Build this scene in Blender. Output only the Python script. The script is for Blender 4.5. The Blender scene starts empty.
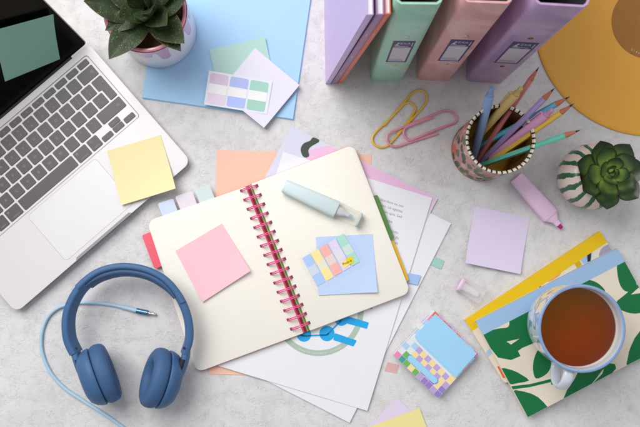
import bpy, bmesh, math, random
from mathutils import Vector, Matrix, Euler

random.seed(7)
SC = bpy.context.scene
COL = SC.collection
CM = 0.01                       # all geometry below is written in centimetres
R = math.radians
V = Vector

# ------------------------------------------------------------------ camera
CAM_H = 98.0
LENS = 41.0
CAM_ROT = Euler((R(2.87), R(-0.39), 0.0), 'XYZ')
cam_data = bpy.data.cameras.new('camera')
cam = bpy.data.objects.new('camera', cam_data)
COL.objects.link(cam)
cam.location = (0, 0, CAM_H * CM)
cam.rotation_euler = CAM_ROT
cam_data.lens = LENS
cam_data.sensor_width = 36.0
cam_data.clip_start = 0.02
cam_data.clip_end = 20.0
cam_data.dof.use_dof = True
cam_data.dof.focus_distance = 0.955
cam_data.dof.aperture_fstop = 9.0
SC.camera = cam

# ------------------------------------------------------------------ world, lamps, exposure
world = bpy.data.worlds.new('World')
SC.world = world
world.use_nodes = True
bg = world.node_tree.nodes['Background']
bg.inputs['Color'].default_value = (0.93, 0.96, 1.0, 1)
bg.inputs['Strength'].default_value = 0.37


def area_lamp(name, loc, target, size, power, color):
    l = bpy.data.lights.new(name, 'AREA')
    l.shape = 'RECTANGLE'
    l.size, l.size_y = size
    l.energy = power
    l.color = color
    o = bpy.data.objects.new(name, l)
    COL.objects.link(o)
    o.location = loc
    o.rotation_euler = (V(target) - V(loc)).to_track_quat('-Z', 'Y').to_euler()
    return o


area_lamp('window_light', (-0.86, 1.08, 1.65), (0.0, 0.1, 0.0), (1.6, 1.6), 48.5, (1.0, 0.985, 0.96))
area_lamp('side_fill', (1.15, 0.65, 1.5), (0.25, 0.05, 0.0), (1.2, 1.2), 4.5, (1.0, 0.99, 0.98))  # weak fill lamp, added to brighten the right side

SC.view_settings.view_transform = 'Standard'
SC.view_settings.look = 'None'
SC.view_settings.exposure = 0.0
SC.view_settings.gamma = 1.0
SC.view_settings.use_curve_mapping = False

# ------------------------------------------------------------------ placing by sight line
ROT = CAM_ROT.to_matrix()
CAM_P = V((0, 0, CAM_H))


def ray(x, y):
    u = (x - 320.0) / 640.0 * 36.0 / LENS
    v = (213.5 - y) / 640.0 * 36.0 / LENS
    return ROT @ V((u, v, -1.0))


def P(x, y, z=0.0):
    d = ray(x, y)
    return CAM_P + d * ((z - CAM_H) / d.z)


def P_plane(x, y, p0, n):
    d = ray(x, y)
    return CAM_P + d * ((p0 - CAM_P).dot(n) / d.dot(n))


def pix(p):
    q = ROT.transposed() @ (p - CAM_P)
    q = q / -q.z
    return (320 + q.x * LENS / 36 * 640, 213.5 - q.y * LENS / 36 * 640)


# ------------------------------------------------------------------ materials
def srgb(c):
    r = []
    for v in c:
        v = v / 255.0
        r.append(v / 12.92 if v <= 0.04045 else ((v + 0.055) / 1.055) ** 2.4)
    return (r[0], r[1], r[2], 1.0)


def new_mat(name):
    m = bpy.data.materials.new(name)
    m.use_nodes = True
    nt = m.node_tree
    return m, nt, nt.nodes['Principled BSDF']


def noise(nt, scale, detail=4, rough=0.55, distort=0.0, coord='Object', vec=None):
    n = nt.nodes.new('ShaderNodeTexNoise')
    n.inputs['Scale'].default_value = scale
    n.inputs['Detail'].default_value = detail
    n.inputs['Roughness'].default_value = rough
    n.inputs['Distortion'].default_value = distort
    if vec is None:
        t = nt.nodes.new('ShaderNodeTexCoord')
        vec = t.outputs[coord]
    nt.links.new(vec, n.inputs['Vector'])
    return n


def ramp(nt, src, stops, interp='LINEAR'):
    r = nt.nodes.new('ShaderNodeValToRGB')
    r.color_ramp.interpolation = interp
    e = r.color_ramp.elements
    while len(e) < len(stops):
        e.new(0.5)
    for i, (p, c) in enumerate(stops):
        e[i].position = p
        e[i].color = c if len(c) == 4 else (*c, 1)
    nt.links.new(src, r.inputs['Fac'])
    return r


def M(name, rgb, rough=0.5, metal=0.0, var=0.04, vscale=60, bump=0.0, bscale=900, coat=0.0, spec=0.5, sheen=0.0, sss=0.0):
    m, nt, b = new_mat(name)
    c = srgb(rgb)
    lo = tuple(max(0, x * (1 - var)) for x in c[:3])
    hi = tuple(min(1, x * (1 + var)) for x in c[:3])
    n = noise(nt, vscale, 5)
    r = ramp(nt, n.outputs['Fac'], [(0.3, lo), (0.7, hi)])
    nt.links.new(r.outputs['Color'], b.inputs['Base Color'])
    b.inputs['Roughness'].default_value = rough
    b.inputs['Metallic'].default_value = metal
    b.inputs['Specular IOR Level'].default_value = spec
    b.inputs['Coat Weight'].default_value = coat
    b.inputs['Coat Roughness'].default_value = 0.15
    if sheen:
        b.inputs['Sheen Weight'].default_value = sheen
    if sss:
        b.inputs['Subsurface Weight'].default_value = sss
        b.inputs['Subsurface Radius'].default_value = (0.01, 0.006, 0.004)
        b.inputs['Subsurface Scale'].default_value = 0.3
    if bump:
        bn = noise(nt, bscale, 3)
        bp = nt.nodes.new('ShaderNodeBump')
        bp.inputs['Strength'].default_value = bump
        bp.inputs['Distance'].default_value = 0.0006
        nt.links.new(bn.outputs['Fac'], bp.inputs['Height'])
        nt.links.new(bp.outputs['Normal'], b.inputs['Normal'])
    return m


def paper(name, rgb, rough=0.75):
    rgb = tuple(v * 0.965 for v in rgb)
    return M(name, rgb, rough, var=0.012, vscale=25, bump=0.12, bscale=1600, spec=0.25)


def plastic_film(name, tint, gloss=0.12):
    """thin clear plastic: see-through with a weak gloss"""
    m, nt, b = new_mat(name)
    nt.nodes.remove(b)
    out = nt.nodes['Material Output']
    tr = nt.nodes.new('ShaderNodeBsdfTransparent')
    tr.inputs['Color'].default_value = (*tint, 1)
    gl = nt.nodes.new('ShaderNodeBsdfGlossy')
    gl.inputs['Roughness'].default_value = 0.16
    df = nt.nodes.new('ShaderNodeBsdfDiffuse')
    df.inputs['Color'].default_value = (*[min(.97, v_ ** .6) for v_ in tint], 1)
    mx0 = nt.nodes.new('ShaderNodeMixShader')
    mx0.inputs['Fac'].default_value = gloss
    nt.links.new(tr.outputs[0], mx0.inputs[1])
    nt.links.new(df.outputs[0], mx0.inputs[2])
    lw = nt.nodes.new('ShaderNodeLayerWeight')
    lw.inputs['Blend'].default_value = 0.15
    mx = nt.nodes.new('ShaderNodeMixShader')
    mul = nt.nodes.new('ShaderNodeMath')
    mul.operation = 'MULTIPLY'
    mul.inputs[1].default_value = 0.22
    nt.links.new(lw.outputs['Fresnel'], mul.inputs[0])
    nt.links.new(mul.outputs[0], mx.inputs['Fac'])
    nt.links.new(mx0.outputs[0], mx.inputs[1])
    nt.links.new(gl.outputs[0], mx.inputs[2])
    nt.links.new(mx.outputs[0], out.inputs['Surface'])
    return m


# ------------------------------------------------------------------ mesh helpers
class MB:
    def __init__(self):
        self.v, self.f, self.m = [], [], []
        self.attr = None

    def add(self, verts, faces, mi=0):
        o = len(self.v)
        self.v += [V(p) for p in verts]
        self.f += [tuple(i + o for i in f) for f in faces]
        self.m += [mi] * len(faces)
        return self

    def prism(self, poly, z0, z1, mi=0, inset=0.0):
        """poly: list of 2D (or 3D) points counter-clockwise or not; inset softens the top rim"""
        n = len(poly)
        a = sum(poly[i][0] * poly[(i + 1) % n][1] - poly[(i + 1) % n][0] * poly[i][1] for i in range(n))
        if a < 0:
            poly = list(reversed(poly))
        c = V((sum(p[0] for p in poly) / n, sum(p[1] for p in poly) / n))
        rings = [(z0, 0.0), (z1 - inset, 0.0)]
        if inset:
            rings += [(z1 - inset * 0.3, 0.3), (z1, 1.0)]
        vs = []
        for z, k in rings:
            for p in poly:
                q = V((p[0], p[1]))
                d = c - q
                if d.length > 1e-6:
                    q = q + d.normalized() * inset * k
                vs.append((q.x, q.y, z))
        fs = [tuple(reversed(range(n))), tuple(range((len(rings) - 1) * n, len(rings) * n))]
        for r in range(len(rings) - 1):
            for i in range(n):
                j = (i + 1) % n
                fs.append((r * n + i, r * n + j, (r + 1) * n + j, (r + 1) * n + i))
        return self.add(vs, fs, mi)

    def flat(self, pts, mi=0):
        n = len(pts)
        a = sum(pts[i][0] * pts[(i + 1) % n][1] - pts[(i + 1) % n][0] * pts[i][1] for i in range(n))
        if a < 0:
            pts = list(reversed(pts))
        return self.add(pts, [tuple(range(n))], mi)

    def loft(self, sections, mi=0, n=20, cap=True, closed=False):
        """sections: (centre, half axis A, half axis B, exponent)"""
        vs = []
        for c, A, B, e in sections:
            for i in range(n):
                t = 2 * math.pi * i / n
                ct, st = math.cos(t), math.sin(t)
                a = math.copysign(abs(ct) ** (2.0 / e), ct)
                b = math.copysign(abs(st) ** (2.0 / e), st)
                vs.append(c + A * a + B * b)
        fs = []
        k = len(sections)
        for r in range(k if closed else k - 1):
            r2 = (r + 1) % k
            for i in range(n):
                j = (i + 1) % n
                fs.append((r * n + i, r * n + j, r2 * n + j, r2 * n + i))
        if cap and not closed:
            fs.append(tuple(reversed(range(n))))
            fs.append(tuple(range((k - 1) * n, k * n)))
        return self.add(vs, fs, mi)

    def tube(self, pts, r, mi=0, n=10, closed=False):
        pts = [V(p) for p in pts]
        k = len(pts)
        secs = []
        up = V((0, 0, 1))
        prev = None
        for i, p in enumerate(pts):
            if closed:
                t = pts[(i + 1) % k] - pts[i - 1]
            else:
                t = pts[min(i + 1, k - 1)] - pts[max(i - 1, 0)]
            t.normalize()
            if prev is None:
                a = t.cross(up)
                if a.length < 1e-3:
                    a = t.cross(V((1, 0, 0)))
                a.normalize()
            else:
                a = (prev - t * prev.dot(t)).normalized()
            prev = a
            b = a.cross(t)
            rr = r[i] if isinstance(r, (list, tuple)) else r
            secs.append((p, a * rr, -b * rr, 2.0))
        return self.loft(secs, mi, n, True, closed)

    def lathe(self, prof, c, axis=V((0, 0, 1)), u=None, ru=1.0, rv=1.0, n=48, mi=0, mis=None, cap=(True, True)):
        """prof: list of (radius, offset along axis)"""
        axis = axis.normalized()
        if u is None:
            u = V((1, 0, 0)) if abs(axis.x) < 0.9 else V((0, 1, 0))
        u = (u - axis * u.dot(axis)).normalized()
        w = axis.cross(u)
        vs = []
        for r, t in prof:
            for i in range(n):
                a = 2 * math.pi * i / n
                vs.append(c + axis * t + u * (r * ru * math.cos(a)) + w * (r * rv * math.sin(a)))
        k = len(prof)
        for s in range(k - 1):
            fs = [(s * n + i, s * n + (i + 1) % n, (s + 1) * n + (i + 1) % n, (s + 1) * n + i) for i in range(n)]
            if s == 0:
                self.add(vs, fs, mi if mis is None else mis[0])
                off = len(self.v) - len(vs)
            else:
                self.f += [tuple(i + off for i in f) for f in fs]
                self.m += [mi if mis is None else mis[s]] * len(fs)
        if cap[0]:
            self.f.append(tuple(off + i for i in reversed(range(n))))
            self.m.append(mi if mis is None else mis[0])
        if cap[1]:
            self.f.append(tuple(off + (k - 1) * n + i for i in range(n)))
            self.m.append(mi if mis is None else mis[-1])
        return self

    def build(self, name, mats, parent=None, smooth=35, bevel=0.0, segs=2, origin=None, subdiv=0):
        if not isinstance(mats, (list, tuple)):
            mats = [mats]
        if parent is not None:
            org = V(parent.get('_world', (0, 0, 0)))
        elif origin is not None:
            org = V(origin)
        else:
            xs = [p.x for p in self.v]
            ys = [p.y for p in self.v]
            org = V(((min(xs) + max(xs)) / 2, (min(ys) + max(ys)) / 2, min(p.z for p in self.v)))
        me = bpy.data.meshes.new(name)
        me.from_pydata([(p - org) * CM for p in self.v], [], self.f)
        for m in mats:
            me.materials.append(m)
        me.polygons.foreach_set('material_index', self.m)
        if smooth:
            me.polygons.foreach_set('use_smooth', [True] * len(self.f))
        me.update()
        if smooth:
            me.set_sharp_from_angle(angle=R(smooth))
        if self.attr is not None:
            at = me.attributes.new('tone', 'FLOAT', 'POINT')
            at.data.foreach_set('value', self.attr)
        o = bpy.data.objects.new(name, me)
        COL.objects.link(o)
        if parent is not None:
            o.parent = parent
            o['_world'] = tuple(org)
        else:
            o.location = org * CM
            o['_world'] = tuple(org)
        if bevel:
            md = o.modifiers.new('bevel', 'BEVEL')
            md.width = bevel * CM
            md.segments = segs
            md.limit_method = 'ANGLE'
            md.angle_limit = R(40)
        if subdiv:
            md = o.modifiers.new('sub', 'SUBSURF')
            md.levels = md.render_levels = subdiv
        return o


def thing(name, label, cat, at, group=None):
    o = bpy.data.objects.new(name, None)
    o.empty_display_size = 0.02
    COL.objects.link(o)
    o.location = V(at) * CM
    o['_world'] = tuple(at)
    o['label'] = label
    o['category'] = cat
    if group:
        o['group'] = group
    return o


def tag(o, label, cat, group=None):
    o['label'] = label
    o['category'] = cat
    if group:
        o['group'] = group
    return o


def rounded(pts, radii, seg=6):
    """round the corners of a 2D polygon"""
    n = len(pts)
    out = []
    if not isinstance(radii, (list, tuple)):
        radii = [radii] * n
    for i in range(n):
        p = V(pts[i][:2])
        a = V(pts[i - 1][:2]) - p
        b = V(pts[(i + 1) % n][:2]) - p
        r = radii[i]
        if r <= 0:
            out.append(p)
            continue
        a.normalize()
        b.normalize()
        ang = a.angle(b) / 2
        d = r / math.tan(ang)
        bis = (a + b).normalized()
        c = p + bis * (r / math.sin(ang))
        s, e = p + a * d - c, p + b * d - c
        tot = s.angle_signed(e)
        for k in range(seg + 1):
            out.append(c + Matrix.Rotation(-tot * k / seg, 2) @ s)
    return out


def smooth_closed(pts, k=5):
    n = len(pts)
    out = []
    for i in range(n):
        p0, p1, p2, p3 = (V(pts[(i + j - 1) % n]) for j in range(4))
        for s in range(k):
            t = s / k
            out.append(0.5 * ((2 * p1) + (p2 - p0) * t + (2 * p0 - 5 * p1 + 4 * p2 - p3) * t * t + (3 * p1 - p0 - 3 * p2 + p3) * t ** 3))
    return out


def smooth_open(pts, k=8):
    pts = [V(p) for p in pts]
    n = len(pts)
    out = []
    for i in range(n - 1):
        p0, p1, p2, p3 = pts[max(i - 1, 0)], pts[i], pts[i + 1], pts[min(i + 2, n - 1)]
        for s in range(k):
            t = s / k
            out.append(0.5 * ((2 * p1) + (p2 - p0) * t + (2 * p0 - 5 * p1 + 4 * p2 - p3) * t * t + (3 * p1 - p0 - 3 * p2 + p3) * t ** 3))
    out.append(pts[-1])
    return out


def clip_poly(pts, quad):
    """clip a 2D polygon by a convex polygon"""
    n = len(quad)
    a = sum(quad[i][0] * quad[(i + 1) % n][1] - quad[(i + 1) % n][0] * quad[i][1] for i in range(n))
    q = list(quad) if a > 0 else list(reversed(quad))
    out = [V(p[:2]) for p in pts]
    for i in range(n):
        A, B = V(q[i][:2]), V(q[(i + 1) % n][:2])
        e = B - A
        side = lambda p: e.x * (p.y - A.y) - e.y * (p.x - A.x)
        src, out = out, []
        for j in range(len(src)):
            p, r = src[j - 1], src[j]
            sp, sr = side(p), side(r)
            if (sp >= 0) != (sr >= 0):
                out.append(p + (r - p) * (sp / (sp - sr)))
            if sr >= 0:
                out.append(r)
        if not out:
            return []
    return out


_txt = {}


def text_geo(s, size, align='CENTER'):
    key = (s, size, align)
    if key not in _txt:
        cu = bpy.data.curves.new('t', 'FONT')
        cu.body = s
        cu.size = size
        cu.align_x = align
        cu.align_y = 'CENTER'
        cu.resolution_u = 3
        o = bpy.data.objects.new('t', cu)
        COL.objects.link(o)
        bpy.context.view_layer.update()
        dg = bpy.context.evaluated_depsgraph_get()
        me = o.evaluated_get(dg).to_mesh()
        _txt[key] = ([tuple(v.co) for v in me.vertices], [tuple(p.vertices) for p in me.polygons])
        o.evaluated_get(dg).to_mesh_clear()
        bpy.data.objects.remove(o)
        bpy.data.curves.remove(cu)
    return _txt[key]


def put_text(mb, s, size, c, right, up, mi, align='CENTER'):
    vs, fs = text_geo(s, size, align)
    mb.add([c + right * v[0] + up * v[1] for v in vs], fs, mi)


def sheet(mb, corners, thick=0.02, curl=None, mi=0, n=10, wave=0.0):
    """thin sheet with four 3D corners TL, TR, BR, BL; curl: {edge: height} lifts an edge in a soft curve
    edges: 'b' (BL-BR), 't', 'l', 'r'"""
    tl, tr, br, bl = corners
    curl = curl or {}
    nrm = (tr - tl).cross(bl - tl).normalized()
    if nrm.z < 0:
        nrm = -nrm
    top, bot = [], []
    for j in range(n + 1):
        t = j / n
        for i in range(n + 1):
            s = i / n
            p = (tl * (1 - s) + tr * s) * (1 - t) + (bl * (1 - s) + br * s) * t
            h = curl.get('b', 0) * t ** 2.5 + curl.get('t', 0) * (1 - t) ** 2.5 + curl.get('r', 0) * s ** 2.5 + curl.get('l', 0) * (1 - s) ** 2.5
            h += curl.get('br', 0) * (s * t) ** 3 + curl.get('bl', 0) * ((1 - s) * t) ** 3 + curl.get('tr', 0) * (s * (1 - t)) ** 3 + curl.get('tl', 0) * ((1 - s) * (1 - t)) ** 3
            h += wave * (math.sin(5 * s + 1.3) * math.sin(4 * t + .6)) ** 2
            p = p + nrm * h
            bot.append(p)
            top.append(p + nrm * thick)
    w = n + 1
    k = w * w
    fs = []
    for j in range(n):
        for i in range(n):
            a, b, c, d = j * w + i, j * w + i + 1, (j + 1) * w + i + 1, (j + 1) * w + i
            fs.append((d, c, b, a))
            fs.append((k + a, k + b, k + c, k + d))
    rim = [i for i in range(w)] + [j * w + n for j in range(1, w)] + [n * w + i for i in range(n - 1, -1, -1)] + [j * w for j in range(n - 1, 0, -1)]
    for a, b in zip(rim, rim[1:] + rim[:1]):
        fs.append((a, b, k + b, k + a))
    # corners given TL,TR,BR,BL run clockwise seen from above: flip for outward normals
    fs = [tuple(reversed(f)) for f in fs]
    return mb.add(bot + top, fs, mi)


def Q(pts, z=0.0):
    return [P(x, y, z) for x, y in pts]


def quad_at(c, u, v):
    return lambda a, b, z=0.0: c + u * a + v * b + V((0, 0, z))


# ================================================================== the table
m, nt, b = new_mat('concrete')
tc = nt.nodes.new('ShaderNodeTexCoord')
big = noise(nt, 5, 6, 0.6, 0.4)
mid = noise(nt, 38, 8, 0.65, 0.6)
r1 = ramp(nt, big.outputs['Fac'], [(0.3, srgb((213, 211, 212))), (0.7, srgb((224, 222, 223)))])
r2 = ramp(nt, mid.outputs['Fac'], [(0.34, (0.84, 0.835, 0.835)), (0.55, (1, 1, 1)), (0.75, (1.0, 1.0, 1.0))])
mx = nt.nodes.new('ShaderNodeMix')
mx.data_type = 'RGBA'
mx.blend_type = 'MULTIPLY'
mx.inputs['Factor'].default_value = 0.75
nt.links.new(r1.outputs['Color'], mx.inputs[6])
nt.links.new(r2.outputs['Color'], mx.inputs[7])
nt.links.new(mx.outputs[2], b.inputs['Base Color'])
b.inputs['Roughness'].default_value = 0.62
b.inputs['Specular IOR Level'].default_value = 0.35
# crinkled trowel skin: bent contour lines of distorted noise, broken up by a patch mask
def math_node(op, a, c, d=None):
    n_ = nt.nodes.new('ShaderNodeMath')
    n_.operation = op
    for k_, v_ in enumerate((a, c, d)):
        if v_ is None:
            continue
        if isinstance(v_, (int, float)):
            n_.inputs[k_].default_value = v_
        else:
            nt.links.new(v_, n_.inputs[k_])
    return n_.outputs[0]


def creases(scale, dist, half, patch, lo_):
    a_ = noise(nt, scale, 2, 0.5, dist)
    r_ = ramp(nt, a_.outputs['Fac'], [(0.5 - half, (0, 0, 0)), (0.5, (1, 1, 1)), (0.5 + half * .5, (0, 0, 0))])
    k_ = noise(nt, patch, 3, 0.6, 0.4)
    kr_ = ramp(nt, k_.outputs['Fac'], [(lo_, (0, 0, 0)), (lo_ + .09, (1, 1, 1))])
    return math_node('MULTIPLY', r_.outputs['Color'], kr_.outputs['Color'])


cA = creases(105, 0.9, 0.07, 55, 0.50)
cB = creases(185, 0.8, 0.09, 80, 0.50)
cC = creases(45, 1.3, 0.035, 40, 0.53)
cr = math_node('MULTIPLY', math_node('ADD', math_node('ADD', cA, math_node('MULTIPLY', cB, 0.8)), math_node('MULTIPLY', cC, 0.6)), 0.75)
pit = nt.nodes.new('ShaderNodeTexVoronoi')
pit.inputs['Scale'].default_value = 210
nt.links.new(tc.outputs['Object'], pit.inputs['Vector'])
pitr = ramp(nt, pit.outputs['Distance'], [(0.10, (1, 1, 1)), (0.24, (0, 0, 0))])
pk_ = noise(nt, 60, 3)
pkr_ = ramp(nt, pk_.outputs['Fac'], [(0.52, (0, 0, 0)), (0.62, (1, 1, 1))])
pits = math_node('MULTIPLY', pitr.outputs['Color'], pkr_.outputs['Color'])
fine = noise(nt, 420, 6, 0.7, 0.2)
hgt = math_node('MULTIPLY_ADD', cr, -0.85, math_node('MULTIPLY_ADD', fine.outputs['Fac'], 0.5, math_node('MULTIPLY', mid.outputs['Fac'], 1.6)))
hgt = math_node('MULTIPLY_ADD', pits, -0.6, hgt)
add2 = nt.nodes.new('ShaderNodeMath')
add2.operation = 'ADD'
add2.inputs[1].default_value = 0.0
nt.links.new(hgt, add2.inputs[0])
crease_dark = nt.nodes.new('ShaderNodeMix')
crease_dark.data_type = 'RGBA'
crease_dark.blend_type = 'MULTIPLY'
nt.links.new(math_node('MULTIPLY', math_node('ADD', cr, pits), 0.17), crease_dark.inputs['Factor'])  # creases and pits get a darker base colour
nt.links.new(mx.outputs[2], crease_dark.inputs[6])
crease_dark.inputs[7].default_value = (0.45, 0.43, 0.42, 1)
nt.links.new(crease_dark.outputs[2], b.inputs['Base Color'])
bp = nt.nodes.new('ShaderNodeBump')
bp.inputs['Strength'].default_value = 0.45
bp.inputs['Distance'].default_value = 0.0011
nt.links.new(add2.outputs[0], bp.inputs['Height'])
nt.links.new(bp.outputs['Normal'], b.inputs['Normal'])
concrete = m
tb = MB()
tb.prism([(-75, -60), (75, -60), (75, 70), (-75, 70)], -4, 0)
t = tb.build('table_surface', concrete, origin=(0, 0, 0))
t['kind'] = 'structure'

# ================================================================== shared materials
alu = M('brushed_aluminium', (217, 213, 215), 0.45, metal=0.2, var=0.015, bump=0.05, bscale=3000)
alu_edge = M('aluminium_edge', (150, 148, 146), 0.35, metal=0.8, var=0.02)
black_glass = M('black_glass', (6, 6, 8), 0.22, var=0.0, spec=0.12)
key_mat = M('key_plastic', (84, 78, 81), 0.40, var=0.03, vscale=80, bump=0.05)
legend_mat = M('key_legend', (158, 153, 156), 0.6, var=0.0)
dark_gap = M('dark_gap', (40, 38, 40), 0.6, var=0.0)
white_paper = paper('white_paper', (240, 240, 246))
page_edge = paper('page_edges', (228, 226, 222))
cream_page = paper('cream_page', (251, 246, 236))
line_mat = M('ruled_line', (214, 214, 214), 0.8, var=0.0)
print_grey = M('print_grey', (120, 122, 128), 0.8, var=0.0)
lead_mat = M('graphite', (52, 48, 50), 0.35, var=0.05)
wood_mat = M('pencil_wood', (196, 118, 86), 0.6, var=0.12, vscale=300)
soil_mat = M('soil', (74, 44, 34), 0.9, var=0.6, vscale=350, bump=1.0, bscale=350)
steel = M('steel', (205, 200, 195), 0.25, metal=1.0, var=0.02)

# ================================================================== laptop
LZ = 1.25
LO = P(16, 313, LZ)
lw_ = (P(189, 163.7, LZ) - LO)
lw_.z = 0
lw_.normalize()
ld = V((-lw_.y, lw_.x, 0))
LW, LD = 30.4, 21.25


def L(u, v, z=LZ):
    p = LO + lw_ * u + ld * v
    return V((p.x, p.y, z))


def rect(u0, v0, u1, v1):
    return [L(u0, v0), L(u1, v0), L(u1, v1), L(u0, v1)]


laptop = thing('laptop', 'open silver laptop with black keys and dark screen at upper left', 'laptop', tuple(L(15, 10, 0)))
body = rounded(rect(0, 0, LW, LD), [1.1, 1.1, 0.9, 0.9], 8)
lower = rounded(rect(.12, .12, LW - .12, LD - .12), [1.0, 1.0, 0.8, 0.8], 8)
mb = MB()
mb.prism(lower, 0.22, LZ - 0.22, 1)
mb.prism(body, LZ - 0.22, LZ - 0.06, 0)


def holed_plate(outer, holes, z, mi, mbx, skirt):
    """flat plate with holes (top face only) plus the walls of outline and holes down to z - skirt"""
    bm = bmesh.new()
    es = []
    for loop in [outer] + holes:
        vs = [bm.verts.new((p[0], p[1], z)) for p in loop]
        for i in range(len(vs)):
            es.append(bm.edges.new((vs[i], vs[(i + 1) % len(vs)])))
    bmesh.ops.triangle_fill(bm, use_beauty=True, use_dissolve=False, edges=es)
    bmesh.ops.recalc_face_normals(bm, faces=bm.faces)
    bm.verts.index_update()
    vs = [tuple(v.co) for v in bm.verts]
    fs = [tuple(v.index for v in f.verts) for f in bm.faces]
    fs = [f if (V(vs[f[1]]) - V(vs[f[0]])).cross(V(vs[f[2]]) - V(vs[f[0]])).z > 0 else tuple(reversed(f)) for f in fs]
    mbx.add(vs, fs, mi)
    for loop in [outer] + holes:
        n = len(loop)
        mbx.add([(p[0], p[1], z) for p in loop] + [(p[0], p[1], z - skirt) for p in loop],
                [(i, (i + 1) % n, n + (i + 1) % n, n + i) for i in range(n)], mi)
    bm.free()


well = rounded(rect(1.22, 9.22, LW - 1.22, 20.12), 0.35, 4)
deck = rounded(rect(0.03, 0.03, LW - 0.03, LD - 0.03), [1.1, 1.1, 0.9, 0.9], 8)
holed_plate(deck, [well], LZ, 0, mb, 0.06)
# thumb notch in the front lip and dark rims round keyboard well and trackpad
mb.prism(rounded([L(10.3, -0.02), L(20.1, -0.02), L(19.7, 0.34), L(10.7, 0.34)], [0, 0, .2, .2], 4), LZ - 0.1, LZ + 0.002, 2)
holed_plate(rounded(rect(1.12, 9.12, LW - 1.12, 20.22), 0.4, 4), [well], LZ + 0.003, 2, mb, 0.001)
laptop_base = mb.build('base', [alu, alu_edge, M('rim_grey', (150, 148, 150), 0.5, var=0.0)], laptop, smooth=30)
tp = MB()
tp.prism(rounded(rect(9.295, 0.835, 21.105, 8.785), 0.5, 6), LZ - 0.02, LZ + 0.004, 1)
tp.prism(rounded(rect(9.33, 0.87, 21.07, 8.75), 0.46, 6), LZ - 0.02, LZ + 0.008, 0)
tp.build('trackpad', [M('trackpad_glass', (219, 217, 220), 0.45, metal=0.2, var=0.01), M('trackpad_gap', (150, 148, 152), .6, var=0)], laptop)
KU0, KV0, PITCH, GAP = 1.42, 9.40, 1.9, 0.26
sc_key = (LW - 2 * KU0) / (14.5 * PITCH)
PU = PITCH * sc_key


def key(u0, v0, w, h, legend, poly=None):
    mbk = MB()
    g = GAP / 2
    if poly is None:
        pts = rounded([L(u0 + g, v0 + g), L(u0 + w - g, v0 + g), L(u0 + w - g, v0 + h - g), L(u0 + g, v0 + h - g)], 0.16, 3)
    else:
        pts = rounded([L(a, c) for a, c in poly], 0.16, 3)
    mbk.prism(pts, LZ - 0.07, LZ + 0.045, 0, inset=0.05)
    for (s, sz, du, dv) in legend:
        put_text(mbk, s, sz, L(u0 + w / 2 + du, v0 + h / 2 + dv, LZ + 0.048), lw_, ld, 1)
    mbk.build('key', [key_mat, legend_mat], laptop, smooth=0)


def one(s):
    return [(s, 0.5, 0, 0)]


def two(a, c):
    return [(a, 0.4, 0, 0.33), (c, 0.4, 0, -0.33)]


H1 = PITCH
r0, r1_, r2_, r3_, r4_, r5_ = (KV0 + H1 * i for i in range(6))
# modifier row
u = KU0
for w, lg in ((1, 'fn'), (1, '^'), (1, 'alt'), (1.25, 'cmd'), (5, ''), (1.25, 'cmd'), (1, 'alt')):
    leg = []
    if lg == 'cmd':
        leg = [('command', 0.3, 0, -0.5), ('\u2318', 0.4, -0.6 if len(lg) else 0, 0.4)]
    elif lg == 'alt':
        leg = [('option', 0.3, 0, -0.5), ('\u2325', 0.4, -.3, 0.4)]
    elif lg == 'fn':
        leg = [('fn', 0.34, .3, 0.4)]
    elif lg == '^':
        leg = [('control', 0.3, 0, -0.5), ('^', 0.4, -.3, 0.4)]
    key(u, r0, w * PU, H1, leg)
    u += w * PU
key(u, r0, PU, H1 / 2 + GAP / 4, [('\u25c2', 0.4, 0, 0)])
key(u + PU, r0, PU, H1 / 2 + GAP / 3, [('\u25be', 0.4, 0, 0)])
key(u + PU, r0 + H1 / 2 - GAP / 3, PU, H1 / 2 + GAP / 3, [('\u25b4', 0.4, 0, 0)])
key(u + 2 * PU, r0, PU, H1 / 2 + GAP / 4, [('\u25b8', 0.4, 0, 0)])
# Z row
u = KU0
for w, lg in [(1.25, [('\u21e7', 0.5, -0.4, 0)]), (1, two('~', '`'))] + [(1, one(c)) for c in 'ZXCVBNM'] + [(1, two('<', ',')), (1, two('>', '.')), (1, two('?', '/')), (2.25, [('\u21e7', 0.5, 1.2, 0)])]:
    key(u, r1_, w * PU, H1, lg)
    u += w * PU
# A row
u = KU0
for w, lg in [(1.75, [('\u21ea', 0.45, -0.8, 0)])] + [(1, one(c)) for c in 'ASDFGHJKL'] + [(1, two(':', ';')), (1, two('"', "'")), (1, two('|', '\\'))]:
    key(u, r2_, w * PU, H1, lg)
    u += w * PU
uA = u
# Q row
u = KU0
for w, lg in [(1.5, [('\u21e5', 0.5, -0.6, 0)])] + [(1, one(c)) for c in 'QWERTYUIOP'] + [(1, two('{', '[')), (1, two('}', ']'))]:
    key(u, r3_, w * PU, H1, lg)
    u += w * PU
uQ = u
g = GAP / 2
ue = KU0 + 14.5 * PU
key(uA, r2_, 0.75 * PU, 2 * H1, [('\u21b5', 0.55, 0.1, 0.75)],
    poly=[(uA + g, r2_ + g), (ue - g, r2_ + g), (ue - g, r4_ - g), (uQ + g, r4_ - g), (uQ + g, r3_ + g), (uA + g, r3_ + g)])
# number row
u = KU0
for w, lg in [(1, two('\u00b1', '\u00a7'))] + [(1, two(a, c)) for a, c in zip('!@#$%^&*()_+', '1234567890-=')] + [(1.5, [('\u232b', 0.5, 0.7, 0)])]:
    key(u, r4_, w * PU, H1, lg)
    u += w * PU
# function row
u = KU0
fw = (14.5 * PU - 1.0 * PU) / 13
for k_, lg in enumerate(['esc'] + ['F%d' % i for i in range(1, 13)]):
    key(u, r5_, fw, 1.08, [(lg, 0.28, 0, 0)])
    u += fw
key(u, r5_, ue - u, 1.08, [])

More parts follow.
